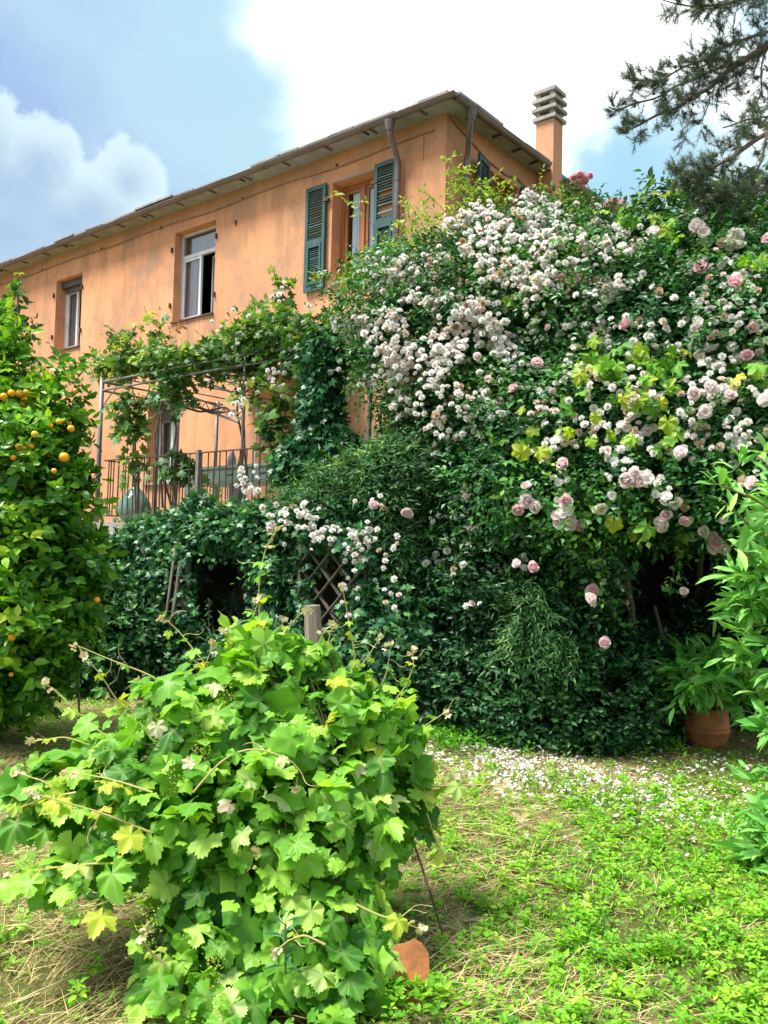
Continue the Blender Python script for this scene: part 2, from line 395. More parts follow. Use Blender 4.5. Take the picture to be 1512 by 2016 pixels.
# ================================================================== ground
gx = np.linspace(-60, 60, 161); gy = np.linspace(-12, 90, 137)
GX, GY = np.meshgrid(gx, gy)
def gz(x, y):
    return .035 * np.sin(x * 1.7 + 1) * np.sin(y * 1.3) + .02 * np.sin(x * 4.1 + y * 2.3)
GZ = gz(GX, GY) - .02
V = np.stack([GX, GY, GZ], -1).reshape(-1, 3)
i = np.arange(136)[:, None] * 161 + np.arange(160)[None]
me = mesh_np('ground', V, np.stack([i, i + 1, i + 162, i + 161], -1).reshape(-1, 4), M['ground'], smooth=True)
g = put('ground', me); tag(g, kind='structure')
far = MB().add([(-900, -300, -.15), (900, -300, -.15), (900, 900, -.15), (-900, 900, -.15)], [(0, 1, 2, 3)]).build('field', M['ground']); tag(far, kind='structure')

# ================================================================== farmhouse
house = thing('farmhouse', 'orange plastered farmhouse with slate roof, tall windows and a square chimney', 'house', CORNER)
def wall(fr, u0, u1, z0, z1, holes, th=.4):
    us = sorted({u0, u1, *[h for q in holes for h in q[:2]]}); zs = sorted({z0, z1, *[h for q in holes for h in q[2:]]})
    mb = MB()
    solid = lambda a, b: not any(q[0] - 1e-6 <= a < q[1] - 1e-6 and q[2] - 1e-6 <= b < q[3] - 1e-6 for q in holes)
    for a, b in zip(us[:-1], us[1:]):
        for c_, d_ in zip(zs[:-1], zs[1:]):
            if solid(a, c_):
                for o in (0, -th): mb.add([fr(a, o, c_), fr(b, o, c_), fr(b, o, d_), fr(a, o, d_)], [(0, 1, 2, 3)])
    for (a, b, c_, d_) in holes:
        for (p, q) in (((a, c_), (b, c_)), ((b, c_), (b, d_)), ((b, d_), (a, d_)), ((a, d_), (a, c_))):
            mb.add([fr(p[0], 0, p[1]), fr(q[0], 0, q[1]), fr(q[0], -th, q[1]), fr(p[0], -th, p[1])], [(0, 1, 2, 3)])
    for (p, q) in (((u0, z0), (u0, z1)), ((u1, z0), (u1, z1)), ((u0, z1), (u1, z1))):
        mb.add([fr(p[0], 0, p[1]), fr(q[0], 0, q[1]), fr(q[0], -th, q[1]), fr(p[0], -th, p[1])], [(0, 1, 2, 3)])
    return mb
W1 = (1.21, 2.08, 5.56, 7.09); W2 = (4.77, 5.89, 5.56, 7.16); W3 = (8.86, 9.83, 5.54, 7.01); W4 = (5.57, 6.50, 2.72, 4.20)
W5 = (1.88, 2.77, 2.05, 4.08); W6 = (12.3, 13.2, 5.54, 7.01)
wall(FA, 0, 17, -.1, 7.55, [W1, W2, W3, W4, W5, W6]).build('wall', M['plaster'], house)
RW1 = (1.02, 1.87, 5.6, 7.15)
wall(FR, .4, 9, -.1, 7.55, [RW1]).build('wall', M['plaster'], house)
bk = MB(); bk.box(0, 17, -9, -8.7, -.1, 7.55, FA); bk.box(16.7, 17, -8.7, -.4, -.1, 7.55, FA)
bk.build('wall', M['plaster'], house)
inn = MB(); inn.box(.45, 16.6, -8.6, -.45, 4.75, 4.9, FA); inn.box(.45, 16.6, -4.2, -4.1, -.1, 7.5, FA)
for u_ in (3.4, 7.4, 11.2): inn.box(u_, u_ + .12, -4.1, -.45, -.1, 7.5, FA)
inn.build('interior_wall', M['cavity'], house)
# roof: hipped, slates only as thick as they show
rf = MB()
e = .25
P = [FA(-e, e, 7.60), FA(17 + e, e, 7.60), FA(17 + e, -9 - e, 7.60), FA(-e, -9 - e, 7.60), FA(4.5, -4.5, 9.1), FA(12.5, -4.5, 9.1)]
rf.add(P, [(0, 1, 5, 4), (1, 2, 5), (2, 3, 4, 5), (3, 0, 4)])
Q = [FA(-e, e, 7.56), FA(17 + e, e, 7.56), FA(17 + e, -9 - e, 7.56), FA(-e, -9 - e, 7.56)]
rf.add(P[:4] + Q, [(0, 1, 5, 4), (1, 2, 6, 5), (2, 3, 7, 6), (3, 0, 4, 7)])
roof = rf.build('roof', M['slate'], house)
sf = MB()
sf.add([FA(-e, e, 7.555), FA(17, e, 7.555), FA(17, 0, 7.545), FA(0, 0, 7.545)], [(0, 1, 2, 3)])
sf.add([FA(-e, e, 7.555), FA(0, 0, 7.545), FR(9, 0, 7.545), FR(9, e, 7.555)], [(0, 1, 2, 3)])
sf.build('soffit', M['soffit'], roof)
r_ = random.Random(3)
for fr, u0, u1 in ((FA, -.22, 16.5), (FR, -.20, 8.5)):
    for lay, (oo, zz, ww) in enumerate(((.25, 7.61, .62), (.08, 7.65, .55))):
        u = u0 + .1 * lay
        while u < u1:
            wd = ww * r_.uniform(.65, 1.2); th = r_.uniform(.022, .034); li = r_.uniform(0, .028)
            o1 = oo + r_.uniform(.02, .11); tl = r_.uniform(-.012, .012)
            if not (fr is FR and 2.2 < u < 3.0 and lay == 0):
                V = [fr(a, o, z_ + (tl if a > u + .1 else 0) + (.06 if o < oo else 0)) for z_ in (zz + li, zz + li + th) for o in (oo - .35, o1) for a in (u, u + wd - .01)]
                MB().hexa(V).build('slate', M['slate'], roof)
            u += wd
# corner slates laid over the hip
for k in range(2):
    a = -.16 + k * .16
    V = [FA(a + i, -a + j, 7.605 + k * .035 + z_ - .03 * (abs(i) + abs(j)) * 2) for z_ in (0, .028) for j in (-.10, .10) for i in (-.10, .10)]
    MB().hexa(V).build('slate', M['slate'], roof)
# gutters
def gutter(fr, u0, u1, mat, name='gutter'):
    mb = MB(); n_ = 10
    ring = lambda u, r: [fr(u, .315 + r * math.cos(a), 7.575 + r * math.sin(a)) for a in np.linspace(math.pi, 2 * math.pi, n_)]
    segs = [(ring(u0, .054), ring(u1, .054)), (ring(u0, .047), ring(u1, .047))]
    for A, B in segs:
        mb.add(A + B, [(k, k + 1, n_ + k + 1, n_ + k) for k in range(n_ - 1)])
    for u in (u0, u1): mb.add(ring(u, .054) , [tuple(range(4)), (0, 3, 6, 9)] if False else [(0, k, k + 1) for k in range(1, n_ - 1)])
    for side in (0, n_ - 1):
        mb.tube([ring(u0, .054)[side], ring(u1, .054)[side]], .009, 6)
    u = u0 + 1.6
    while u < u1 - .3:
        A = ring(u, .059); B = ring(u + .05, .059)
        mb.add(A + B, [(k, k + 1, n_ + k + 1, n_ + k) for k in range(n_ - 1)]); u += 2.0
    return mb.build(name, mat, house, smooth=False)
gutter(FA, -.37, 16.9, M['copper'])
gutter(FR, -.25, 2.25, M['darkgutter'])
gutter(FR, 2.86, 8.9, M['darkgutter'])
# brackets under the eaves
for k in range(19):
    u = .25 + k * .88
    MB().bar(FA(u, .12, 7.535), FA(u + .02, .27, 7.545), .03, .022).build('bracket', M['darkgutter'], house)
    if k % 3 == 1: MB().bar(FA(u + .12, .16, 7.535), FA(u + .14, .27, 7.545), .025, .02).build('bracket', M['iron'], house)
for u in (.3, .95, 1.5, 2.0, 3.6, 4.4, 5.2, 6.0):
    MB().bar(FR(u, .12, 7.535), FR(u, .27, 7.545), .03, .022).build('bracket', M['iron'], house)
# downpipes with swan necks
def pipe(fr, u, u2, name='downpipe', zb=4.0):
    pts = [fr(u2, .315, 7.53), fr(u2, .315, 7.42), fr(u2, .30, 7.34), fr((u + u2) / 2, .20, 7.21), fr(u, .11, 7.08), fr(u, .085, 6.98), fr(u, .085, 6.80), fr(u, .085, zb)]
    o = MB().tube(pts, .041, 12).build(name, M['copper'], house, smooth=True)
    for z_ in (6.78, 6.05, 5.2): MB().tube([fr(u, .085, z_ - .012), fr(u, .085, z_ + .012)], .047, 12).build('pipe_clip', M['copper'], o)
    MB().lathe(fr(u2, .315, 7.41), [(.047, -.02), (.06, .03), (.07, .08), (.075, .12)], 12).build('hopper', M['copper'], o)
pipe(FA, .76, .74, zb=2.2)
pipe(FR, .36, .12, zb=3.5)
# cable and conduit under the eaves
pts = [FA(u, .015, 7.36 + .02 * math.sin(u * 2.1) - .035 * abs(math.sin(u * 1.1))) for u in np.linspace(.2, 14, 60)]
MB().tube(pts, .011, 5).build('cable', M['cablec'], house)
pts = [FR(u, .02, z_) for u, z_ in ((.05, 7.5), (.5, 7.38), (1.0, 7.25), (1.5, 7.22), (1.85, 7.28), (2.1, 7.22), (2.4, 7.02))]
MB().tube(pts, .011, 5).build('cable', M['cablec'], house)
MB().box(.38, .405, 0, .02, 7.0, 7.32, FA).build('conduit', M['plaster'], house)
MB().box(4.24, 4.27, 0, .03, 6.95, 7.02, FA).build('wall_hook', M['iron'], house)

def hooks(fr, W):
    for (u, z_) in ((W[0] - .03, W[2] + .3), (W[0] - .03, W[3] - .3), (W[1] + .06, W[2] + .3), (W[1] + .06, W[3] - .3)):
        MB().box(u - .012, u + .012, .0, .04, z_ - .045, z_ + .045, fr).build('hinge_pin', M['iron'], house)
    for u in (W[0] - .42, W[1] + .42):
        MB().tube([fr(u, 0, W[2] - .1), fr(u, .06, W[2] - .09), fr(u - .05, .07, W[2] - .09), fr(u - .06, .07, W[2] - .15)], .008, 5).build('shutter_hook', M['iron'], house)
hooks(FA, W2); hooks(FA, W3)
for u in (2.0, 4.1, 6.3, 8.2, 10.4): MB().box(u - .012, u + .012, .0, .03, 7.33, 7.37, FA).build('cable_clip', M['iron'], house)

def window(fr, W, mat, depth=.20, fw=.055, label=None, mull=True, transom=None):
    """frame with its panes; returns the frame object"""
    a, b, c_, d_ = W
    f_ = MB(); o0, o1 = -depth - .06, -depth
    f_.box(a, a + fw, o0, o1, c_, d_, fr); f_.box(b - fw, b, o0, o1, c_, d_, fr)
    f_.box(a + fw, b - fw, o0, o1, c_, c_ + fw, fr); f_.box(a + fw, b - fw, o0, o1, d_ - fw, d_, fr)
    return f_.build('window', mat, house)
def sash(fr, u0, u1, z0, z1, o, mat, parent, ang=0, hinge=None, w_=.05, glass=True):
    """a casement swung inwards by ang about its hinge side (u coordinate)"""
    h = u0 if hinge is None else hinge
    def f2(u, oo, z_):
        du = u - h
        return fr(h + du * math.cos(ang), o - abs(du) * math.sin(ang) + oo, z_)
    mb = MB()
    mb.box(u0, u0 + w_, -.02, .02, z0, z1, f2); mb.box(u1 - w_, u1, -.02, .02, z0, z1, f2)
    mb.box(u0 + w_, u1 - w_, -.02, .02, z0, z0 + w_, f2); mb.box(u0 + w_, u1 - w_, -.02, .02, z1 - w_, z1, f2)
    mb.build('sash', mat, parent)
    if glass: MB().box(u0 + w_, u1 - w_, -.004, .004, z0 + w_, z1 - w_, f2).build('pane', M['glass'], parent)
def curtain(fr, u0, u1, z0, z1, o, mat, parent, folds=9, amp=.025):
    n_ = folds * 6 + 1
    us = np.linspace(u0, u1, n_)
    V = [fr(u, o + amp * math.sin(i_ / 6 * 2 * math.pi) + .4 * amp * math.sin(i_ * 1.7), z_) for z_ in (z0, z1) for i_, u in enumerate(us)]
    MB().add(V, [(i_, i_ + 1, n_ + i_ + 1, n_ + i_) for i_ in range(n_ - 1)]).build('curtain', mat, parent, smooth=True)
# W1 : varnished wood, net curtains
a, b, c_, d_ = W1
w1 = window(FA, W1, M['wood'], .20, .07)
MB().box(1.60, 1.67, -.285, -.19, c_ + .07, d_ - .07, FA).build('mullion', M['wood'], w1)
MB().box(a, b, -.2, -.02, d_ - .16, d_ - .155, FA)
sash(FA, 1.67, 2.01, c_ + .07, d_ - .07, -.235, M['wood'], w1, w_=.055)
sash(FA, 1.28, 1.60, c_ + .07, d_ - .07, -.235, M['wood'], w1, w_=.055)
curtain(FA, 1.30, 1.58, c_ + .08, d_ - .08, -.275, M['curtain'], w1, 6)
curtain(FA, 1.67, 1.90, c_ + .08, d_ - .08, -.275, M['curtain'], w1, 5)
MB().box(a - .0, b + .0, -.195, .05, c_ - .035, c_ - .002, FA).build('sill', M['concrete'], w1)
MB().box(a, b, -.195, .012, d_ + .001, d_ + .02, FA).build('lintel', M['soffit'], w1)
# W2 : white frame with a transom, one casement open inwards
a, b, c_, d_ = W2
w2 = window(FA, W2, M['white'], .16, .045)
zt = d_ - .42
MB().box(a + .045, b - .045, -.215, -.155, zt - .03, zt + .03, FA).build('transom', M['white'], w2)
MB().box(a + .045, b - .045, -.19, -.182, zt + .03, d_ - .045, FA).build('pane', M['glass'], w2)
sash(FA, 5.34, b - .045, c_ + .045, zt - .03, -.185, M['white'], w2, w_=.05)
sash(FA, a + .045, 5.30, c_ + .045, zt - .03, -.185, M['white'], w2, ang=.38, hinge=a + .045, w_=.05)
curtain(FA, 5.45, 5.80, c_ + .1, zt - .05, -.24, M['pinkcurtain'], w2, 5)
curtain(FA, 4.98, 5.34, c_ + .05, zt - .38, -.44, M['greencurtain'], w2, 8, .03)
MB().box(a + .02, b - .02, -.30, -.28, zt + .05, d_ - .03, FA).build('blind', M['greyboard'], w2)
MB().box(a - .01, b + .02, -.155, .035, c_ - .028, c_ - .002, FA).build('sill', M['iron'], w2)
# W3 : narrow look into a white window with a roller box
for W, fr in ((W3, FA), (W6, FA)):
    a, b, c_, d_ = W
    w3 = window(fr, W, M['white'], .22, .06)
    MB().box(a, b, -.215, -.12, d_ - .14, d_ - .002, fr).build('roller_box', M['darkroll'], w3)
    MB().box(a + .06, b - .06, -.205, -.185, d_ - .24, d_ - .142, fr).build('roller_slats', M['darkroll'], w3)
    mm = (a + b) / 2
    sash(fr, mm + .02, b - .06, c_ + .06, d_ - .2, -.25, M['white'], w3, w_=.06)
    sash(fr, a + .06, mm - .02, c_ + .06, d_ - .2, -.25, M['white'], w3, ang=.25, hinge=a + .06, w_=.06)
    curtain(fr, mm + .1, b - .1, c_ + .08, d_ - .2, -.31, M['pinkcurtain'], w3, 4)
    MB().box(a - .01, b + .02, -.215, .035, c_ - .03, c_ - .002, fr).build('sill', M['iron'], w3)
# W4 : lower window over the terrace
a, b, c_, d_ = W4
w4 = window(FA, W4, M['white'], .22, .06)
MB().box(a, b, -.215, -.12, d_ - .14, d_ - .002, FA).build('roller_box', M['darkroll'], w4)
for k in range(5): MB().box(a + .02, b - .02, -.20, -.18, d_ - .19 - k * .045, d_ - .152 - k * .045, FA).build('roller_slat', M['darkroll'], w4)
sash(FA, a + .06, (a + b) / 2 - .01, c_ + .06, d_ - .3, -.25, M['white'], w4, w_=.07)
sash(FA, (a + b) / 2 + .01, b - .06, c_ + .06, d_ - .3, -.25, M['white'], w4, w_=.07)
curtain(FA, a + .1, b - .1, c_ + .08, d_ - .2, -.36, M['greyboard'], w4, 8, .015)
MB().box(a - .04, b + .03, -.215, .06, c_ - .04, c_ - .002, FA).build('sill', M['concrete'], w4)
MB().box(a - .08, b + .06, 0.003, .14, d_ + .03, d_ + .06, FA).build('hood', M['soffit'], w4)
# W5 : glazed door behind the ivy column
a, b, c_, d_ = W5
w5 = window(FA, W5, M['white'], .15, .06); w5.name = 'terrace_door'
sash(FA, a + .06, b - .06, c_ + .06, d_ - .06, -.18, M['greyboard'], w5, w_=.08)
curtain(FA, a + .1, b - .1, c_ + .08, d_ - .1, -.30, M['greyboard'], w5, 8, .015)
for u0_ in (2.78, 1.62):
    MB().box(u0_, u0_ + .24, .002, .012, 2.0, 4.1, FA).build('painted_surround', M['plaster'], w5)
# short side window + shutters
a, b, c_, d_ = RW1
w7 = window(FR, RW1, M['wood'], .2, .06)
sash(FR, a + .06, (a + b) / 2, c_ + .06, d_ - .06, -.24, M['wood'], w7); sash(FR, (a + b) / 2, b - .06, c_ + .06, d_ - .06, -.24, M['wood'], w7)
MB().box(a, b, -.195, .04, c_ - .035, c_ - .002, FR).build('sill', M['concrete'], w7)

def shutter(fr, u0, u1, z0, z1, hinge, ang=0, missing=(), solid_low=False, tilt=0):
    def f2(u, oo, z_):
        du = u - hinge
        return fr(hinge + du * math.cos(ang), .045 + abs(du) * math.sin(ang) + oo, z_ + tilt * abs(du))
    s_ = .055; zm = z0 + (z1 - z0) * .47
    mb = MB()
    mb.box(u0, u0 + s_, -.02, .02, z0, z1, f2); mb.box(u1 - s_, u1, -.02, .02, z0, z1, f2)
    for q0, q1 in ((z0, z0 + .09), (zm - .035, zm + .035), (z1 - .06, z1)): mb.box(u0 + s_, u1 - s_, -.02, .02, q0, q1, f2)
    sh = mb.build('shutter', M['shutter'], house)
    out = fr(0, 1, 0) - fr(0, 0, 0)
    def slats(q0, q1, uu0, uu1, n_, miss, oo=0):
        for k in range(n_):
            if k in miss: continue
            z_ = q0 + (k + .5) * (q1 - q0) / n_
            jit = r_.uniform(-.12, .12) + (.35 if r_.random() < .16 else 0)
            up = UP * math.cos(.75 + jit) + out * math.sin(.75 + jit)
            MB().bar(f2(uu0, oo, z_), f2(uu1, oo, z_ + r_.uniform(-.004, .004)), .044, .008, up).build('slat', M['shutter'], sh)
    slats(zm + .04, z1 - .06, u0 + s_, u1 - s_, 19, missing)
    # flap in the lower half with its own frame
    fl = MB(); fa, fb, fc, fd = u0 + s_ + .005, u1 - s_ - .005, z0 + .095, zm - .04
    for q in ((fa, fa + .035, fc, fd), (fb - .035, fb, fc, fd), (fa + .035, fb - .035, fc, fc + .05), (fa + .035, fb - .035, fd - .05, fd)): fl.box(q[0], q[1], -.012, .032, q[2], q[3], f2)
    if solid_low: fl.box(fa + .035, fb - .035, -.005, .012, fc + .05, fc + (fd - fc) * .55, f2)
    fl.build('flap', M['shutter'], sh)
    slats(fc + .05 + ((fd - fc) * .5 if solid_low else 0), fd - .05, fa + .035, fb - .035, 8 if solid_low else 16, ())
    for z_ in (z0 + .25, z1 - .25):
        MB().box(hinge - .05, hinge + .05, -.024, .026, z_ - .03, z_ + .03, f2).build('hinge', M['iron'], sh)
shutter(FA, 2.17, 2.58, 5.50, 7.11, 2.16)
shutter(FA, .81, 1.21, 5.50, 7.13, 1.21, missing=(3, 4, 9), solid_low=True)
shutter(FR, .58, 1.0, 5.55, 7.17, 1.0, ang=.22)
shutter(FR, 1.90, 2.30, 5.55, 7.17, 1.90, ang=.10)
# chimney
ch = MB(); ch.box(2.42, 2.71, -.02, .29, -.1, 8.38, FR); ch = ch.build('chimney', M['plaster'], house)
for k in range(4):
    z_ = 8.39 + k * .145; e_ = .035 + (.01, .02, .015, .0)[k]
    mb = MB()
    # saddle-shaped slab: raised in the middle of each side
    n_ = 7
    for (q0, q1) in (((2.42 - e_, -.02 - e_), (2.71 + e_, .29 + e_)),):
        us = np.linspace(q0[0], q1[0], n_); os_ = np.linspace(q0[1], q1[1], n_)
        V = []
        for zz in (0, .054):
            for jj, o in enumerate(os_):
                for ii, u in enumerate(us):
                    su = 1 - abs(ii - 3) / 3; so = 1 - abs(jj - 3) / 3
                    V.append(FR(u, o, z_ + zz + .012 * min(su, so)))
        N2 = n_ * n_; Fs = []
        for jj in range(n_ - 1):
            for ii in range(n_ - 1):
                q = jj * n_ + ii
                Fs += [(q, q + 1, q + n_ + 1, q + n_), (N2 + q, N2 + q + 1, N2 + q + n_ + 1, N2 + q + n_)]
        for ii in range(n_ - 1):
            Fs += [(ii, ii + 1, N2 + ii + 1, N2 + ii), (N2 - n_ + ii, N2 - n_ + ii + 1, 2 * N2 - n_ + ii + 1, 2 * N2 - n_ + ii), (ii * n_, (ii + 1) * n_, N2 + (ii + 1) * n_, N2 + ii * n_), (ii * n_ + n_ - 1, (ii + 1) * n_ + n_ - 1, N2 + (ii + 1) * n_ + n_ - 1, N2 + ii * n_ + n_ - 1)]
        mb.add(V, Fs)
    mb.build('cap_slab', M['concrete'], ch)
    if k < 3:
        for (u, o) in ((2.45, .01), (2.45, .25), (2.67, .01), (2.67, .25)): MB().box(u - .035, u + .035, o - .035, o + .035, z_ + .06, z_ + .15, FR).build('cap_block', M['concrete'], ch)
MB().box(2.50, 2.64, .06, .2, 8.38, 8.8, FR).build('flue', M['iron'], ch)

# ================================================================== terrace
ter = thing('terrace', None, None, FA(2, 1.2, 0)); del_ = ter; tag(ter, kind='structure')
def sub(mb, name, mat, parent, **k): return mb.build(name, mat, parent, **k)
MB().box(-1.0, 4.0, .02, 2.62, 1.74, 1.90, FA).build('floor_slab', M['concrete'], ter)
for u in (3.82, 2.9, -.85): MB().box(u - .12, u + .12, 2.3, 2.54, -.1, 1.74, FA).build('pillar', M['stone'], ter)
MB().box(3.7, 3.98, .02, 2.3, -.1, 1.74, FA).build('side_wall', M['stone'], ter)
MB().box(-1.0, 3.7, .02, .2, -.1, 1.74, FA).build('back_wall', M['stone'], ter)

rail = thing('balcony_railing', 'thin rusty iron railing round the terrace edge below the pergola', 'railing', FA(2, 2.5, 1.9))
MB().bar(FA(3.92, 2.5, 2.765), FA(-.6, 2.5, 2.765), .035, .014).build('top_rail', M['iron'], rail)
MB().bar(FA(3.92, 2.5, 2.0), FA(-.6, 2.5, 2.0), .03, .012).build('bottom_rail', M['iron'], rail)
MB().bar(FA(3.92, 2.48, 2.765), FA(3.92, .03, 2.765), .035, .014).build('top_rail', M['iron'], rail)
MB().bar(FA(3.92, 2.48, 2.0), FA(3.92, .03, 2.0), .03, .012).build('bottom_rail', M['iron'], rail)
bal = MB().tube([(0, 0, -.76), (0, 0, 0)], .0085, 6).build('proto', M['iron']).data
bpy.data.objects.remove(bpy.data.objects['proto'])
def baluster(P):
    o = put('baluster', bal, rail, np.array(P) - world_loc(rail))
    o.rotation_euler = (random.uniform(-.012, .012), random.uniform(-.012, .012), 0)
u = 3.82
while u > -.6: baluster(FA(u, 2.5, 1.995)); u -= .118
o_ = 2.40
while o_ > .1: baluster(FA(3.92, o_, 1.995)); o_ -= .118
MB().box(1.845, 1.895, 2.475, 2.525, 1.9, 2.80, FA).build('post', M['steel'], rail)

# pergola
perg = thing('pergola', 'grey tubular metal pergola over the terrace, overgrown with vine and roses', 'pergola', FA(2, 1.8, 1.9))
def pole(u, o, z0, z1, r=.028, mat='steel'): return MB().tube([FA(u, o, z0), FA(u + .005, o, (z0 + z1) / 2), FA(u, o, z1)], r, 10).build('post', M[mat], perg, smooth=True)
pole(3.97, 2.56, 1.75, 3.92, .032); pole(1.12, 2.45, 1.9, 3.9, .02); pole(-.9, 2.5, 1.9, 3.9)
pole(3.97, .5, 1.9, 3.9); 
u_, z_ = fuz(351, 786, 1.5); pole(u_, 1.5, 1.9, z_ + .05, .026); PA = FA(u_, 1.5, z_)
u_, z_ = fuz(313, 800, 1.9); pole(u_, 1.9, 1.9, 3.9, .022)
u_, z_ = fuz(470, 832, 2.45); PB = FA(u_, 2.45, z_)
MB().tube([PA, PB], .016, 8).build('beam', M['steel'], perg)
MB().tube([PA + UP * .10, PB + UP * .11], .012, 8).build('beam', M['steel'], perg)
for k in range(7):
    q0 = PA + (PB - PA) * k / 7; q1 = PA + (PB - PA) * (k + .5) / 7 + UP * .1; q2 = PA + (PB - PA) * (k + 1) / 7
    MB().tube([q0, q1, q2], .007, 5).build('truss_bar', M['steel'], perg)
for z_ in (3.86, 3.74): MB().tube([FA(3.97, 2.56, z_), FA(1.5, 2.52, z_ + .03), FA(-1.2, 2.5, z_)], .015, 8).build('beam', M['steel'], perg)
for z_ in (3.86, 3.74): MB().tube([FA(3.97, 2.56, z_), FA(3.97, .4, z_)], .015, 8).build('beam', M['steel'], perg)
for k in range(9):
    u = 3.6 - k * .55
    MB().tube([FA(u, 2.6, 3.88), FA(u, .2, 3.88)], .01, 6).build('cross_bar', M['steel'], perg)
for s_ in (0, 1):
    MB().tube([FA(3.97, 2.56 - .02, 3.5) if s_ else FA(3.95, 2.56, 3.5), FA(3.97, 2.3, 3.66) if s_ else FA(3.75, 2.56, 3.66), FA(3.97, 2.1, 3.74) if s_ else FA(3.6, 2.56, 3.74)], .009, 6).build('brace', M['steel'], perg)
# canopy over the door
can = thing('door_canopy', 'small pale sheet canopy above the terrace door, half hidden by vines', 'canopy', FA(3.0, .4, 4.15))
V = [FA(u, o, 4.33 - .22 * o + dz) for dz in (0, .02) for o in (.01, 1.0) for u in (1.5, 3.9)]
MB().hexa(V).build('sheet', M['poly'], can)
for u in (1.6, 3.8): MB().bar(FA(u, .01, 4.0), FA(u, .9, 4.12), .03, .03).build('bracket', M['white'], can)
# table behind the rails
tb = thing('garden_table', 'worn pale green table with drawers standing behind the railing', 'table', FA(2.2, 1.6, 1.9))
MB().box(1.15, 3.28, 1.05, 1.72, 2.665, 2.70, FA).build('table_top', M['mint'], tb)
MB().box(1.2, 3.22, 1.10, 1.66, 2.47, 2.663, FA).build('apron', M['mint'], tb)
for k in range(3):
    u = 1.3 + k * .65
    d_ = MB().box(u, u + .55, 1.66, 1.675, 2.495, 2.64, FA).build('drawer', M['mint'], tb)
    MB().box(u + .22, u + .33, 1.675, 1.69, 2.565, 2.58, FA).build('handle', M['iron'], d_)
for u in (1.25, 3.17):
    for o in (1.14, 1.62): MB().box(u - .035, u + .035, o - .035, o + .035, 1.905, 2.468, FA).build('leg', M['mint'], tb)
bd = MB().box(1.9, 2.2, 1.70, 1.72, 1.905, 2.46, FA).build('grey_board', M['greyboard']); tag(bd, 'grey flat board leaning under the edge of the green table', 'board')
u_, z_ = fuz(462, 905, 1.3)
vz = MB().lathe(FA(u_, 1.35, 2.703), [(0.0, 0), (.045, 0), (.065, .06), (.06, .14), (.035, .2), (.03, .24), (.0, .24)], 14).build('jug', M['greyboard'], smooth=True); tag(vz, 'small dark grey jug standing on the green table', 'jug')
# demijohn
u_, z_ = fuz(262, 985, 2.15)
dj = thing('demijohn', 'big green glass demijohn standing behind the railing', 'bottle', FA(u_, 2.12, 1.905))
dp = [(.0, .01), (.12, .0), (.18, .04), (.225, .12), (.235, .20), (.215, .29), (.165, .38), (.10, .455), (.05, .51), (.035, .56), (.034, .62), (.046, .63), (.046, .65), (.034, .655)]
c0 = FA(u_, 2.12, 1.905)
MB().lathe(c0, dp, 36).build('body', M['demijohn'], dj, smooth=True)
MB().lathe(c0, [(.036, .585), (.042, .59), (.042, .675), (.0, .68)], 20).build('cap', plain('dark_green_cap', (.03, .11, .09)), dj, smooth=True)
# pale pipe on the wall behind
pp = MB().tube([FA(3.55, .05, 1.9), FA(3.55, .05, 3.9)], .018, 8).build('drain_pipe', M['white'], house)

# ================================================================== lattices, poles, stake
def lattice(u0, u1, z0, z1, o, label, sp=.27, rot=0.0, fr=FA):
    th = thing('trellis', label, 'trellis', fr((u0 + u1) / 2, o, z0), 'wooden lattice panels below the terrace')
    for u in (u0, u1): MB().box(u - .016, u + .016, o - .02, o + .02, z0, z1, fr).build('upright', M['lath'], th)
    MB().box(u0 + .025, u1 - .025, o - .018, o + .018, z1 - .045, z1, fr).build('rail', M['lath'], th)
    h = z1 - z0
    for sgn, oo in ((1, .024), (-1, .038)):
        k = -h
        while k < (u1 - u0):
            # line u = u0+k + s ; z = z0+s
            a0 = max(0, -k); a1 = min(h, (u1 - u0) - k)
            if a1 - a0 > .08:
                if sgn > 0: A, B = (u0 + k + a0, z0 + a0), (u0 + k + a1, z0 + a1)
                else: A, B = (u1 - k - a0, z0 + a0), (u1 - k - a1, z0 + a1)
                MB().bar(fr(A[0], o + oo, A[1]), fr(B[0], o + oo, B[1]), .012, .034, DR if fr is FA else DL).build('lath', M['lath'], th)
            k += sp
    return th
(ua, za), (ub, zb) = fuz(722, 1120, 3.35), fuz(592, 1120, 3.35)
lattice(ua, ub, .25, fuz(650, 1062, 3.35)[1], 3.35, 'weathered diamond lattice left bare beside the hanging white roses')
(ua, za), (ub, zb) = fuz(372, 1120, 3.0), fuz(192, 1120, 3.0)
lattice(ua, ub, .45, 1.74, 3.0, 'weathered diamond lattice half smothered by ivy at the terrace corner')
for (xa, ya, xb, yb, o, lb) in ((346, 1070, 331, 1225, 3.35, 'grey wooden pole leaning on the ivy, the thinner of the pair'), (360, 1075, 342, 1235, 3.4, 'grey wooden pole leaning on the ivy, the thicker of the pair')):
    ua, za = fuz(xa, ya, o - .15); ub, zb = fuz(xb, yb, o)
    A = FA(ua, o - .15, za); B = FA(ub, o + .15, 0)
    p_ = MB().tube([A, (A + B) / 2 + .01, B], .024 if 'thicker' in lb else .017, 8).build('garden_pole', M['lath'], smooth=True); tag(p_, lb, 'pole', 'poles leaning below the terrace')
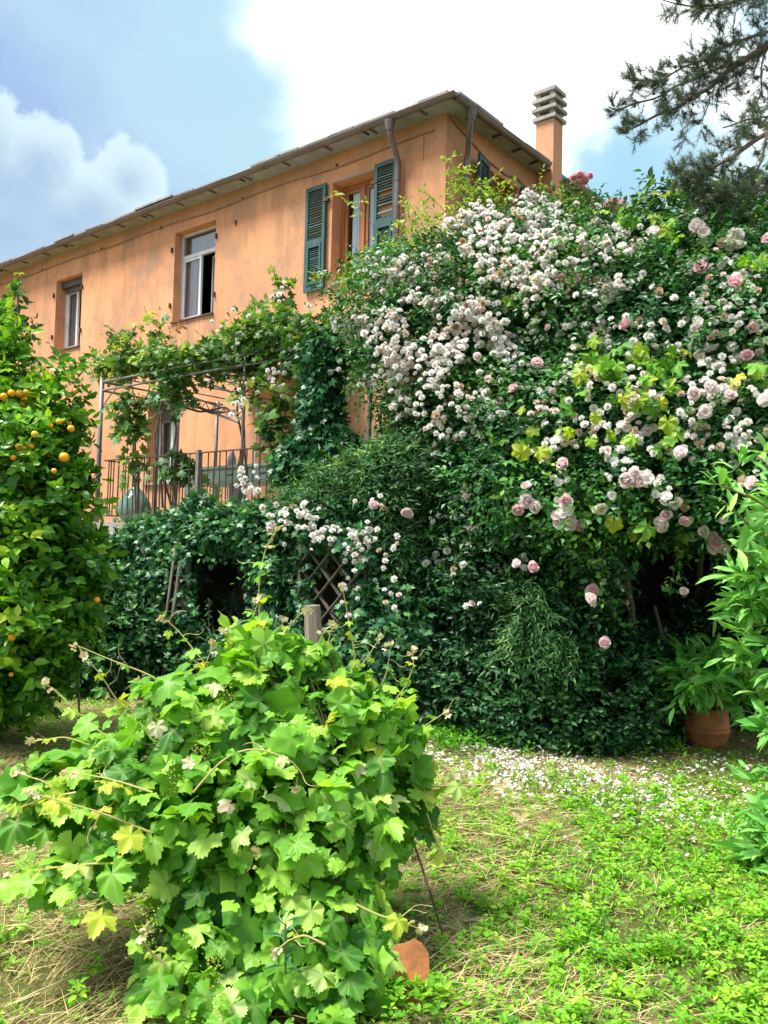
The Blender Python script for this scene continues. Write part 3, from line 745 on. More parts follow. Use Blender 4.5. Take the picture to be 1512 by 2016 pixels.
# stake in the vine: split weathered post
top = at(614, 1192, 4.55)
st = MB(); a_ = np.array([top[0] + .02, 4.58, 0.0]); n_ = 9
for k in range(n_):
    pass
a_[0] += .05; seg = [(a_ + (top - a_) * s_ + np.array([.006 * math.sin(s_ * 9), 0, 0])) for s_ in np.linspace(0, 1, n_)]
st.tube(seg, [.052, .05, .053, .049, .048, .05, .046, .048, .043], 7)
st = st.build('vine_stake', M['oldwood']); tag(st, 'weathered grey wooden post standing up behind the grapevine', 'post')

# ================================================================== foliage tools
def unit(a): return a / (np.linalg.norm(a, axis=-1, keepdims=True) + 1e-9)
def lump(P, s=2.1, seed=0.0):
    x, y, z = P[:, 0] * s + seed, P[:, 1] * s + seed * 1.7, P[:, 2] * s - seed
    return (np.sin(x * 1.3 + np.sin(y * 1.9 + z)) + np.sin(y * 1.7 + np.sin(z * 2.1 + x * 1.1)) + np.sin(z * 1.9 + np.sin(x * 1.5 + y * .7))) / 3
class Blobs:
    """a mass built from overlapping ellipsoids: (x_px, y_px, depth, rx, ry, rz)"""
    def __init__(s, rows, world=False):
        s.C = np.array([r[:3] if world else at(*r[:3]) for r in rows], float); s.R = np.array([r[3:6] for r in rows], float)
    def sample(s, n, lo=.82, hi=1.06, seed=0.0, back=.3, keep=.8, rough=.16):
        A = (s.R[:, 0] * s.R[:, 2] + s.R[:, 0] * s.R[:, 1] + s.R[:, 1] * s.R[:, 2])
        k = rng.choice(len(s.C), int(n * 2.2), p=A / A.sum())
        d_ = unit(rng.normal(size=(len(k), 3)))
        rr = rng.uniform(lo, hi, len(k)) * (1 + rough * lump(s.C[k] + d_ * s.R[k], 2.3, seed))
        P = s.C[k] + d_ * s.R[k] * rr[:, None]
        N = unit(d_ / s.R[k])
        ok = P[:, 2] > .03
        for j in range(len(s.C)):
            q = (((P - s.C[j]) / s.R[j]) ** 2).sum(1)
            ok &= (q > keep ** 2) | (k == j)
        toward = (N * unit(EYE - P)).sum(1)
        ok &= (toward > -.25) | (rng.random(len(k)) < back)
        P, N = P[ok][:n], N[ok][:n]
        return P, N
    def front(s, x, y):
        """nearest point of the mass on a line of sight (to hang a flower on its surface)"""
        r = ray(x, y); best = None; bn = None
        for C, R in zip(s.C, s.R):
            o = (EYE - C) / R; dd = r / R
            A, B, Cc = dd @ dd, 2 * o @ dd, o @ o - 1
            D = B * B - 4 * A * Cc
            if D > 0:
                t = (-B - math.sqrt(D)) / 2 / A
                if best is None or t < best: best = t; bn = unit((EYE + r * t - C) / R ** 2)
        if best is None: return None, None
        return EYE + r * best, bn

def perp(N, t):
    t = unit(t); n = unit(N - (N * t).sum(-1, keepdims=True) * t)
    return n, t
def basis(T, N):
    n, t = perp(N, T)
    return np.stack([np.cross(t, n), t, n], -1)          # columns x, t, n
def bake(tm, P, B, S, tint, jit=.0):
    """copies of one small template as flat arrays"""
    V, Fc = tm[0], tm[1]
    S = np.asarray(S, float); S = S[:, None, None] if S.ndim == 1 else S[:, None, :]
    W = np.einsum('nij,nmj->nmi', B, V[None] * S) + P[:, None]
    Fo = Fc[None] + (np.arange(len(P)) * len(V))[:, None, None]
    tn = np.repeat(tint, len(V))
    return W.reshape(-1, 3), Fo.reshape(-1, Fc.shape[1]), tn
def merge(name, parts, mat, parent, stuff=True, smooth=False, vein=None):
    V, Fs, T, n = [], [], [], 0
    for v_, f_, t_ in parts:
        V.append(v_); Fs.append(f_ + n); T.append(t_); n += len(v_)
    V = np.concatenate(V)
    base = world_loc(parent) if parent is not None else np.zeros(3)
    me = mesh_np(name, V - base, Fs, mat, np.concatenate(T), smooth)
    o = put(name, me, parent)
    if stuff: o['kind'] = 'stuff'
    return o
def twig_leaves(P, N, k, tm, size, stem, up=.3, spread=1.0, droop=.15, face=.6, tint_sd=.17, tbase=None, pairs=True, outw=.6, rnd=.7):
    """sprays: a stem leaves each point outwards, k leaves alternate along it"""
    n = len(P)
    D = unit(N * outw + UP * up + rng.normal(size=(n, 3)) * rnd)
    L = stem * rng.uniform(.5, 1.35, n)
    side = unit(np.cross(D, unit(UP + rng.normal(size=(n, 3)) * .35)))
    s_ = np.linspace(.1, 1, k)[None] * np.ones((n, 1)) + rng.uniform(-.05, .05, (n, k))
    pos = P[:, None] + D[:, None] * (L[:, None] * s_)[..., None]
    pos[..., 2] -= droop * L[:, None] * s_ ** 2
    sg = np.where(np.arange(k) % 2 == 0, 1., -1.)[None, :, None]
    T = D[:, None] * rng.uniform(.25, .9, (n, k))[..., None] + side[:, None] * sg * spread
    T[:, -1] = D
    T += rng.normal(size=T.shape) * .28; T[..., 2] -= droop
    Nn = UP * face + N[:, None] * (1 - face * .5) + rng.normal(size=T.shape) * .42
    B = basis(T.reshape(-1, 3), Nn.reshape(-1, 3))
    S = size * rng.uniform(.62, 1.25, n * k) * np.repeat(rng.uniform(.85, 1.15, n), k)
    tb = (np.repeat(rng.uniform(.1, .8, n), k) if tbase is None else np.repeat(tbase, k))
    tint = np.clip(tb + rng.normal(size=n * k) * tint_sd, 0, 1)
    return bake(tm, pos.reshape(-1, 3), B, S, tint)
def sticks(A, Bp, r, tint=.3):
    """thin three-sided stems from A to B"""
    t = unit(Bp - A); x = unit(np.cross(t, UP + .01)); y = np.cross(x, t)
    V = np.stack([A + x * r, A - x * r * .5 + y * r * .87, A - x * r * .5 - y * r * .87, Bp + x * r * .6, Bp - x * r * .3 + y * r * .5, Bp - x * r * .3 - y * r * .5], 1)
    Fc = np.array([(0, 1, 4, 3), (1, 2, 5, 4), (2, 0, 3, 5)])
    Fo = Fc[None] + (np.arange(len(A)) * 6)[:, None, None]
    return V.reshape(-1, 3), Fo.reshape(-1, 4), np.full(len(A) * 6, tint)

# ---- leaf templates, length 1 along +Y, face up +Z
def tmpl(V, Fs): return np.array(V, float), np.array(Fs, np.int64)
L_OVATE = tmpl([(0, 0, 0), (-.27, .38, .07), (.27, .38, .07), (0, .42, -.02), (0, 1, -.10)], [(0, 3, 1), (0, 2, 3), (1, 3, 4), (3, 2, 4)])
L_OVATE6 = tmpl([(0, 0, 0), (-.24, .22, .05), (.24, .22, .05), (-.26, .58, .03), (.26, .58, .03), (0, .4, -.03), (0, 1, -.16)], [(0, 5, 1), (0, 2, 5), (1, 5, 3), (5, 2, 4), (3, 5, 6), (5, 4, 6)])
L_LANCE = tmpl([(0, 0, 0), (-.10, .35, .03), (.10, .35, .03), (0, .5, -.01), (0, 1, -.10)], [(0, 3, 1), (0, 2, 3), (1, 3, 4), (3, 2, 4)])
L_TINY = tmpl([(0, 0, 0), (-.25, .45, .05), (.25, .45, .05), (0, 1, -.05)], [(0, 2, 1), (1, 2, 3)])
# ivy / small vine leaf : five points
iv = [(0, 0, 0)]
for a_, r_i in ((-150, .34), (-112, .62), (-85, .42), (-52, .78), (-27, .50), (0, 1.0), (27, .50), (52, .78), (85, .42), (112, .62), (150, .34)):
    q = math.radians(a_); iv.append((math.sin(q) * r_i * .9, math.cos(q) * r_i * .9 + .25, -.10 * r_i ** 2))
iv[0] = (0, .25, .04)
L_IVY = tmpl(iv, [(0, k + 1, k) for k in range(1, 11)])
def grape_leaf(seed, n_t=60, lobes=(1.0, .86, .66), cup=.16, ruf=.05):
    r0 = random.Random(seed); V = [(0, 0, 0)]; ring = []
    for k in range(n_t + 1):
        th = math.radians(-163 + 326 * k / n_t)
        r = .53
        for c_, w_, h_ in ((0, 34, lobes[0]), (-58, 30, lobes[1]), (58, 30, lobes[1]), (-112, 30, lobes[2]), (112, 30, lobes[2])):
            dd = (math.degrees(th) - c_) / w_
            r = max(r, .53 + (h_ - .53) * math.exp(-dd * dd * 1.3))
        r = max(r, .60 * math.cos(max(0, abs(math.degrees(th)) - 120) * math.pi / 180 * 1.5))
        r *= 1 + (.065 if k % 2 else -.055) + r0.uniform(-.03, .03)
        ring.append((th, r))
    ph = r0.uniform(0, 6); tw = r0.uniform(-.12, .12)
    for f_ in (.5, 1.0):
        for th, r in ring:
            rr = r * f_
            z_ = -cup * rr * rr + ruf * f_ * math.cos(th * 5.5 + ph) + .05 * (abs(math.sin(th * 2.7)) - .5) * f_ + tw * rr * math.sin(th)
            V.append((math.sin(th) * rr * .62, math.cos(th) * rr * .62 + .0, z_ * .62))
    m_ = n_t + 1; Fs = []
    for k in range(n_t):
        Fs.append((0, 1 + k + 1, 1 + k))
        Fs += [(1 + k, 1 + k + 1, 1 + m_ + k + 1), (1 + k, 1 + m_ + k + 1, 1 + m_ + k)]
    V = np.array(V); vein = np.zeros(len(V)); vein[0] = 1
    for k, (th, r) in enumerate(ring):
        dmin = min(abs(math.degrees(th) - c_) for c_ in (0, -58, 58, -112, 112))
        vein[1 + k] = max(0, 1 - dmin / 8); vein[1 + m_ + k] = max(0, .4 - dmin / 20)
    return V, np.array(Fs), vein
GRAPE = [grape_leaf(k, lobes=((1, .86, .66), (1, .80, .58), (1, .92, .74))[k % 3], cup=(.14, .28, .42, -.16, .36, .22, .05, .5)[k], ruf=(.05, .09, .12, .08)[k % 4]) for k in range(8)]
GRAPE_LOW = [tmpl(g_[0], g_[1]) for g_ in [grape_leaf(k + 20, n_t=18) for k in range(3)]]
def bloom(layers, cup=.5, grid=2, seed=0):
    """layered rose; petals (count, tilt from the axis in degrees, length, width)"""
    r0 = random.Random(seed); V = []; Fs = []
    for li, (cnt, tilt, ln, wd) in enumerate(layers):
        for k in range(cnt):
            a_ = 2 * math.pi * (k + .5 * (li % 2) + r0.uniform(-.15, .15)) / cnt
            ti = math.radians(tilt + r0.uniform(-9, 9)); l_ = ln * r0.uniform(.88, 1.1)
            ax = np.array([math.cos(a_), math.sin(a_), 0]); tx = np.array([-math.sin(a_), math.cos(a_), 0])
            b0 = len(V)
            rows = [(0, .22, 0), (.55, 1.0, 0), (1.0, .72, 0)] if grid > 1 else [(0, .3, 0), (.8, 1.0, 0)]
            for s_, w_, _ in rows:
                te = ti - cup * (s_ - .4)
                p_ = ax * math.sin(te) * l_ * s_ + np.array([0, 0, 1]) * math.cos(te) * l_ * s_
                for q in ((-1, 0, 1) if grid > 1 else (-1, 1)):
                    V.append(p_ + tx * q * w_ * wd / 2 + (ax * -.12 + np.array([0, 0, .10])) * l_ * abs(q) * s_ + np.array([0, 0, r0.uniform(-.03, .03)]))
            m_ = 3 if grid > 1 else 2
            for i_ in range(len(rows) - 1):
                for j_ in range(m_ - 1):
                    q = b0 + i_ * m_ + j_; Fs.append((q, q + 1, q + m_ + 1, q + m_))
    return np.array(V), np.array(Fs)
POMPON = [bloom([(7, 96, 1, .95), (7, 68, .92, .85), (6, 42, .8, .75), (5, 18, .66, .6)], .7, 1, k) for k in range(3)]
POMPON_LOW = bloom([(6, 92, 1, 1.1), (6, 55, .85, .95), (4, 20, .65, .8)], .6, 1, 9)
ROSE = [bloom([(5, 100, 1.0, 1.15), (6, 76, .95, 1.0), (6, 52, .82, .85), (5, 30, .70, .7), (4, 10, .58, .5)], .75, 2, 40 + k) for k in range(4)]
ROSE_OPEN = [bloom([(6, 98, 1.0, 1.0), (5, 74, .8, .8), (4, 35, .4, .5)], .4, 2, 60 + k) for k in range(3)]

def mesh_leaf(name, tm, mat, smooth=True, vein=None):
    me = mesh_np(name, tm[0], tm[1], mat, np.zeros(len(tm[0])), smooth)
    if vein is not None:
        a_ = me.attributes.new('vein', 'FLOAT', 'POINT'); a_.data.foreach_set('value', np.ascontiguousarray(vein, np.float32))
    return me
def place(name, me, parent, P, B, S, label=None):
    o = bpy.data.objects.new(name, me); COL.objects.link(o); o.parent = parent
    base = world_loc(parent)
    Mx = Matrix([[*(B[0] * S), P[0] - base[0]], [*(B[1] * S), P[1] - base[1]], [*(B[2] * S), P[2] - base[2]], [0, 0, 0, 1]])
    o.matrix_basis = Mx
    if label: o['label'] = label
    return o
def visible_first(P, S, cell=12, n=300, F_=None):
    """indices of the copies that show largest from the photographer's place: nearest in each small cell of view"""
    q = proj(P); ix = (q[:, 0] // cell).astype(int); iy = (q[:, 1] // cell).astype(int)
    ok = (q[:, 0] > -20) & (q[:, 0] < 1532) & (q[:, 1] > -20) & (q[:, 1] < 2036) & (q[:, 2] > 0)
    best = {}
    for i_ in np.nonzero(ok)[0]:
        key = (ix[i_], iy[i_])
        if key not in best or q[i_, 2] < q[best[key], 2]: best[key] = i_
    idx = np.array(sorted(best.values(), key=lambda i_: -S[i_] / q[i_, 2]))
    return idx[:n]

def TY(x, y, o):
    u_, z_ = fuz(x, y, o); return FA(u_, o, z_)[1]
def front_of(rows, o): return [(r[0], r[1], TY(r[0], r[1], o), *r[3:]) for r in rows]
# ================================================================== ivy over the terrace and its underside
ivyo = thing('ivy', 'dark green ivy hanging over the terrace edge and the lattices below', 'ivy', FA(2, 2.8, 0))
rows = [(225, 1085, 0, .22, .25, .16), (290, 1065, 0, .36, .3, .22), (350, 1050, 0, .36, .3, .22), (410, 1030, 0, .34, .3, .18), (395, 1005, 0, .12, .2, .16), (470, 1040, 0, .42, .3, .20), (560, 1035, 0, .45, .32, .24),
        (650, 1025, 0, .5, .35, .26), (740, 1020, 0, .5, .35, .3), (220, 1140, 0, .22, .2, .34), (285, 1150, 0, .28, .22, .34), (345, 1120, 0, .20, .2, .28),
        (210, 1240, 0, .35, .25, .4), (280, 1260, 0, .38, .3, .36), (345, 1280, 0, .35, .3, .3), (550, 1110, 0, .30, .2, .28), (560, 1180, 0, .17, .2, .40), (520, 1275, 0, .4, .35, .22),
        (420, 1320, 0, .5, .35, .22), (650, 1310, 0, .45, .3, .18), (755, 1130, 0, .28, .3, .5), (770, 1250, 0, .35, .3, .5)]
rows = [(r[0], r[1], TY(r[0], r[1], 2.78 if r[1] < 1080 else 2.95 if r[1] < 1200 else 3.1), r[3] * .86, r[4] * .8, r[5] * .86) for r in rows]
IVY = Blobs(rows)
P, N = IVY.sample(9500, .75, 1.08, 1.0)
parts = [twig_leaves(P, N, 4, L_IVY, .075, .16, up=-.05, droop=.4, face=.35)]
P = np.concatenate([np.stack([at(x, y, TY(x, y, 3.40)) for x, y in zip(rng.normal(cx, sx_, n_), rng.normal(cy_, sy_, n_))]) for cx, cy_, sx_, sy_, n_ in ((600, 1160, 7, 40, 30), (690, 1058, 26, 8, 50), (626, 1058, 18, 6, 26), (722, 1150, 5, 50, 40), (640, 1240, 40, 8, 40), (350, 1085, 12, 8, 20), (372, 1190, 8, 40, 30))])
parts.append(twig_leaves(P, unit(rng.normal(size=P.shape) + np.array([0, -1, 0])), 4, L_IVY, .065, .12, up=-.05, droop=.4))
P, N = IVY.sample(2500, 1.0, 1.2, 1.0)
parts.append(twig_leaves(P, N, 5, L_IVY, .06, .2, up=.2, droop=.3, tbase=rng.uniform(.6, 1, len(P))))
merge('foliage', parts, M['ivy_leaf'], ivyo)
# ivy column up the pergola post
col_o = thing('ivy_column', 'dense dark ivy climbing straight up a pergola post beside the door', 'ivy', at(628, 900, 10.9))
rows = [(632, 700 + 38 * k, 10.9 - .01 * k, .115 + .025 * math.sin(k * 1.9), .2, .22) for k in range(8)] + [(610, 905, 10.9, .3, .22, .2), (665, 890, 10.9, .22, .2, .2)]
P, N = Blobs(front_of(rows, 2.55)).sample(2200, .7, 1.1, 3.0, rough=.2)
merge('foliage', [twig_leaves(P, N, 4, L_IVY, .085, .12, up=-.1, droop=.5, face=.2)], M['ivy_leaf'], col_o)
MB().tube([at(630, 1010, TY(630, 1010, 2.5)), at(628, 850, TY(628, 850, 2.5)), at(634, 690, TY(634, 690, 2.5))], .04, 7).build('stem', M['bark'], col_o)

# ---- vine and roses over the pergola
pv = thing('pergola_vine', 'light green grapevine with hanging shoots sprawling over the pergola roof', 'vine', FA(3.0, 1.9, 1.9))
rows = [(215, 722, 0, .16, .3, .10), (260, 712, 0, .22, .4, .12), (315, 708, 0, .24, .5, .15), (375, 712, 0, .24, .5, .09), (425, 700, 0, .22, .5, .14), (480, 688, 0, .30, .5, .18), (540, 672, 0, .26, .45, .22), (560, 640, 0, .07, .2, .12),
        (600, 672, 0, .24, .45, .20), (650, 668, 0, .26, .45, .16), (700, 692, 0, .2, .3, .08), (340, 740, 0, .12, .25, .14), (488, 728, 0, .14, .2, .10)]
PV = Blobs(front_of(rows, 2.25))
P, N = PV.sample(1450, .3, 1.25, 5.0, rough=.45)
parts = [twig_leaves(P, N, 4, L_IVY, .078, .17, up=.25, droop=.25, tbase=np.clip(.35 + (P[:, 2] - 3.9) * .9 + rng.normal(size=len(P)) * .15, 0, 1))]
# hanging strands
def strand(x0, y0, x1, y1, Y, n, wdt, size, tb):
    Y = TY(x0, y0, 2.5)
    s_ = rng.random(n); c_ = np.array([at(x0 + (x1 - x0) * a_, y0 + (y1 - y0) * a_, Y) for a_ in s_])
    P_ = c_ + rng.normal(size=(n, 3)) * wdt
    return twig_leaves(P_, unit(rng.normal(size=(n, 3)) * .6 + np.array([0, -1, .2])), 4, L_IVY, size, .13, up=-.1, droop=.6, tbase=np.clip(rng.normal(size=n) * .15 + tb, 0, 1))
parts += [strand(262, 770, 262, 850, 12.2, 70, (.10, .1, .05), .10, .6), strand(270, 850, 262, 925, 12.2, 16, .05, .10, .6), strand(345, 740, 340, 800, 12.2, 40, (.12, .1, .05), .09, .3), strand(340, 905, 372, 925, 11.9, 46, (.11, .1, .08), .10, .35),
          strand(545, 740, 545, 880, 11.2, 70, (.10, .08, .05), .10, .55), strand(480, 740, 475, 790, 11.6, 18, .06, .07, .5), strand(655, 820, 645, 900, 10.7, 30, (.12, .1, .1), .08, .4)]
P2, N2 = Blobs(front_of([(556, 590, 11.3, .05, .05, .22), (240, 665, 12.2, .12, .1, .10), (250, 700, 12.2, .15, .1, .12), (300, 665, 12.2, .12, .1, .2), (505, 640, 11.4, .1, .1, .2)], 2.3)).sample(90)
parts.append(twig_leaves(P2, N2, 4, L_IVY, .10, .16, up=.5, tbase=rng.uniform(.3, 1, len(P2))))
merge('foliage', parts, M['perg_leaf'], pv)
P3 = np.array([at(x, y, TY(x, y, 2.3)) for x, y in ((300, 640), (312, 632), (306, 655), (345, 655), (350, 640))]).repeat(5, 0); P3 += rng.normal(size=P3.shape) * .04
merge('red_leaves', [twig_leaves(P3, unit(rng.normal(size=P3.shape)), 3, L_OVATE, .06, .08)], M['red_leaf'], pv)
sx = [[(265, 1010), (262, 930), (268, 840), (255, 740)], [(268, 1010), (275, 930), (262, 850), (300, 750)], [(318, 1000), (320, 900), (312, 820), (330, 740), (300, 700)], [(345, 990), (338, 900), (346, 820), (322, 760), (350, 700)],
      [(470, 935), (475, 880), (468, 810), (482, 740), (470, 700)], [(492, 960), (478, 900), (486, 850), (470, 790), (488, 730)], [(545, 880), (552, 820), (541, 760), (556, 700)], [(335, 1000), (322, 940), (300, 860), (318, 790), (360, 745)], [(352, 800), (400, 812), (440, 800), (480, 828)], [(368, 790), (420, 815), (466, 806)]]
for k, pl_ in enumerate(sx):
    Yk = TY(pl_[0][0], 800, 2.35)
    q = np.array([at(x, y, Yk + .1 * math.sin(k * 2 + i_)) for i_, (x, y) in enumerate(pl_)])
    ts = np.linspace(0, len(q) - 1, 22); qq = np.stack([np.interp(ts, range(len(q)), q[:, c_]) for c_ in range(3)], 1)
    qq[1:-1] = (qq[:-2] + qq[1:-1] + qq[2:]) / 3; qq += np.stack([np.sin(ts * 3.1 + k), np.cos(ts * 2.3 + k), 0 * ts], 1) * .018
    MB().tube(qq, np.linspace(.018, .008, len(qq)), 6).build('stem', M['bark'], pv)
for k in range(60):
    x = random.uniform(225, 720); y = 700 + random.uniform(10, 45) - (x - 225) * .03; Yk = TY(x, y, 2.1)
    q0 = at(x, y, Yk); q3 = at(x + random.uniform(-110, 110), y + random.uniform(-22, 22), Yk + random.uniform(-.4, .4))
    qm = (q0 + q3) / 2 + np.array([0, 0, random.uniform(-.14, .05)])
    qq = np.array([(1 - s_) ** 2 * q0 + 2 * s_ * (1 - s_) * qm + s_ * s_ * q3 for s_ in np.linspace(0, 1, 8)])
    MB().tube(qq, random.uniform(.004, .010), 5).build('stem', M['bark'], pv)

# ================================================================== rose wall and hedge
RB = Blobs([(880, 575, 8.9, .85, .7, .55), (800, 600, 9.0, .62, .6, .55), (1010, 530, 8.9, .85, .7, .50), (1110, 515, 8.9, .7, .7, .50), (1190, 545, 8.8, .7, .7, .55), (795, 650, 8.9, .32, .5, .28), (860, 700, 8.6, .75, .7, .60),
            (990, 640, 8.5, .9, .8, .8), (1120, 640, 8.3, .9, .8, .8), (872, 800, 8.6, .50, .5, .45), (950, 800, 8.3, .8, .7, .7)])
RR = Blobs([(1240, 640, 8.1, .8, .8, .7), (1350, 600, 8.1, .8, .8, .75), (1470, 575, 8.0, .9, .8, .8), (1600, 575, 8.0, 1.0, .9, .85), (1340, 700, 7.7, .8, .8, .7), (1480, 700, 7.5, .9, .8, .8), (1640, 740, 7.5, 1, .9, 1.0),
            (1100, 860, 7.8, .8, .7, .7), (1230, 860, 7.4, .8, .7, .65), (1370, 860, 7.2, .8, .7, .6), (1500, 880, 7.0, .8, .7, .6), (1010, 960, 7.8, .6, .6, .5), (1130, 980, 7.3, .6, .5, .42), (1260, 950, 7.0, .6, .5, .35), (1370, 975, 6.9, .5, .5, .28), (1480, 1000, 6.8, .5, .5, .30), (1190, 1080, 7.1, .18, .2, .42)])
HB = Blobs([(800, 960, 9.3, .6, .5, .5), (880, 960, 8.7, .6, .5, .55), (960, 1060, 8.2, .6, .5, .6), (820, 1080, 8.9, .6, .5, .6), (900, 1180, 8.3, .6, .5, .6), (1010, 1180, 7.8, .6, .5, .6), (840, 1290, 8.5, .6, .5, .55), (1080, 1245, 7.6, .5, .45, .45),
            (930, 1330, 8.0, .55, .45, .5), (1040, 1340, 7.6, .6, .45, .5), (1150, 1350, 7.5, .6, .4, .42), (1260, 1350, 7.75, .5, .35, .40), (1350, 1350, 8.3, .5, .4, .45), (950, 1400, 8.0, .5, .4, .35), (1060, 1415, 7.45, .5, .35, .3), (1160, 1420, 7.5, .5, .32, .26), (1270, 1420, 7.8, .4, .28, .26), (1180, 1330, 8.0, .45, .3, .25), (1350, 1300, 8.8, .6, .3, .35),
            (1480, 1290, 8.6, .8, .5, .7), (1600, 1250, 8.4, .8, .5, .9)])
SB = Blobs(front_of([(620, 1000, 0, .28, .25, .12), (690, 970, 0, .28, .3, .18), (745, 935, 0, .28, .3, .22), (785, 900, 0, .22, .25, .16), (700, 1000, 0, .4, .3, .2), (800, 960, 0, .4, .35, .4), (800, 1060, 0, .3, .3, .35)], 2.9))
ram = thing('climbing_rose', 'huge rambling rose smothered in clusters of small creamy white flowers', 'rose', (1.2, 9.0, 0))
pnk = thing('pink_rose', 'tall rose bush with large pale pink blooms over a dark hollow', 'rose', (2.9, 8.2, 0))
hdg = thing('hedge', 'dense dark green evergreen hedge below the rambling rose', 'hedge', (1.6, 8.2, 0))
shb = thing('shrub', 'fine leaved green shrub growing between terrace ivy and rambling rose', 'shrub', at(740, 1100, 10))
print('rose..')
def rose_sprays(B, n, parent, seed, size=.055):
    P, N = B.sample(n, .70, 1.14, seed, rough=.30)
    parts = [twig_leaves(P, N, 6, L_OVATE, size, .2, up=.05, droop=.3, face=.5, tint_sd=.12, tbase=np.clip(.33 + .24 * lump(P, 3, 2) + rng.normal(size=len(P)) * .16, 0, 1))]
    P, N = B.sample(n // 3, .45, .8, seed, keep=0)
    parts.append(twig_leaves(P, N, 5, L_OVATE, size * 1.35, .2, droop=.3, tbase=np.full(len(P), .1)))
    return parts
parts = rose_sprays(RB, 9000, ram, 2.0)
# yellow-green young shoots standing out at the top left
P, N = Blobs([(740, 540, 9.3, .25, .2, .12), (700, 560, 9.4, .3, .15, .07), (860, 480, 9.3, .35, .2, .22), (820, 440, 9.4, .3, .2, .12), (960, 400, 9.3, .35, .2, .14), (910, 370, 9.4, .12, .12, .2), (1090, 410, 9.2, .3, .2, .12), (1160, 440, 9.1, .3, .2, .1), (940, 440, 9.2, .25, .2, .12), (790, 500, 9.3, .2, .2, .15)]).sample(420, .2, 1.15, rough=.4)
young = [twig_leaves(P, N, 6, L_OVATE, .055, .17, up=.5, tbase=rng.uniform(.2, 1, len(P)))]
def cane(pl_, Y, r, mat, parent, leafn=0, size=.06):
    q = np.array([at(x, y, Y) for x, y in pl_]); ts = np.linspace(0, len(q) - 1, 14)
    qq = np.stack([np.interp(ts, range(len(q)), q[:, c_]) for c_ in range(3)], 1); qq[1:-1] = (qq[:-2] + 2 * qq[1:-1] + qq[2:]) / 4
    MB().tube(qq, np.linspace(r, r * .35, 14), 5).build('stem', mat, parent)
    if leafn:
        k = rng.integers(2, 14, leafn); P_ = qq[k]
        return twig_leaves(P_, unit(rng.normal(size=(leafn, 3)) + np.array([0, -.5, .4])), 5, L_OVATE, size, .13, up=.1, outw=1, rnd=.3, droop=.3, tbase=rng.uniform(.3, 1, leafn))
for pl_ in ([(800, 570), (760, 480), (710, 410), (668, 385)], [(780, 560), (700, 548), (640, 550), (605, 548)], [(905, 470), (880, 420), (840, 380), (822, 375)], [(900, 450), (896, 400), (880, 340), (874, 303)], [(930, 420), (912, 370), (905, 330)], [(1000, 420), (980, 380), (945, 352)], [(960, 440), (930, 380), (965, 350), (990, 370)],
            [(1090, 430), (1075, 380), (1062, 352)], [(840, 520), (810, 450), (800, 400)], [(760, 600), (700, 640), (672, 620)]):
    young.append(cane(pl_, 9.2, .006, M['redstem'], ram, 13))
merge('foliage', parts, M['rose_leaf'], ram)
merge('young_foliage', young, M['bright_leaf'], ram)
parts = rose_sprays(RR, 11000, pnk, 4.0, .062)
for pl_ in ([(1130, 900), (1136, 960), (1134, 1010)], [(1195, 1000), (1190, 1080), (1182, 1165)], [(1330, 1010), (1336, 1080), (1320, 1160)], [(1200, 930), (1225, 990), (1210, 1040)], [(1440, 880), (1420, 960), (1424, 1040)], [(1420, 800), (1440, 900), (1430, 960)]):
    parts.append(cane(pl_, 6.9, .005, M['stem'], pnk, 20, .06))
merge('foliage', parts, M['rose_leaf'], pnk)
# lighter leaves on the shoulder at the upper right
P, N = Blobs([(1340, 420, 8.4, .5, .4, .18), (1450, 420, 8.3, .5, .4, .22), (1270, 470, 8.5, .3, .3, .14), (1500, 480, 7.9, .3, .3, .35), (1400, 470, 8.0, .4, .3, .2), (1250, 440, 8.8, .2, .2, .1)]).sample(900, .4, 1.15, rough=.3)
merge('young_foliage', [twig_leaves(P, N, 6, L_OVATE6, .075, .2, up=.3, tbase=np.clip(rng.normal(size=len(P)) * .25 + .35, 0, 1))], M['perg_leaf'], pnk)
P, N = HB.sample(12000, .72, 1.12, 6.0, rough=.34)
parts = [twig_leaves(P, N, 6, L_OVATE, .058, .16, up=.3, droop=.1, face=.5, tint_sd=.14, tbase=np.clip(.4 + .22 * lump(P, 3.5, 1) + rng.normal(size=len(P)) * .13, 0, 1))]
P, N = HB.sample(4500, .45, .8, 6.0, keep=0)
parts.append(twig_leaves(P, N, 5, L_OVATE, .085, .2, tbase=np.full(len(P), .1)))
P, N = HB.sample(500, 1.0, 1.12, 6.0)
parts.append(twig_leaves(P, N, 6, L_OVATE, .06, .26, up=.7, tbase=rng.uniform(.5, 1, len(P))))
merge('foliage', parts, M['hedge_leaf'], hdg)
P, N = HB.sample(400, .2, .9, keep=0)
merge('twigs', [sticks(P - N * .3 + np.array([0, 0, -.25]), P + N * .1, .006)], M['bark'], hdg)
for x, y, Y in ((900, 1440, 8.0), (1010, 1430, 7.9), (1120, 1440, 7.7), (1230, 1440, 7.8), (1320, 1440, 8.1)):
    b_ = at(x, y, Y); b_[2] = -.05
    MB().tube([b_, b_ + np.array([.05, .1, .5]), b_ + np.array([-.1, .2, 1.2])], [.035, .028, .018], 7).build('trunk', M['bark'], hdg)
P, N = SB.sample(1900, .6, 1.3, 8.0, rough=.5)
Pu, Nu = SB.sample(170, 1.0, 1.3, 8.0, rough=.6)
Pq, Nq = SB.sample(2600, .7, 1.1, 8.0, rough=.35)
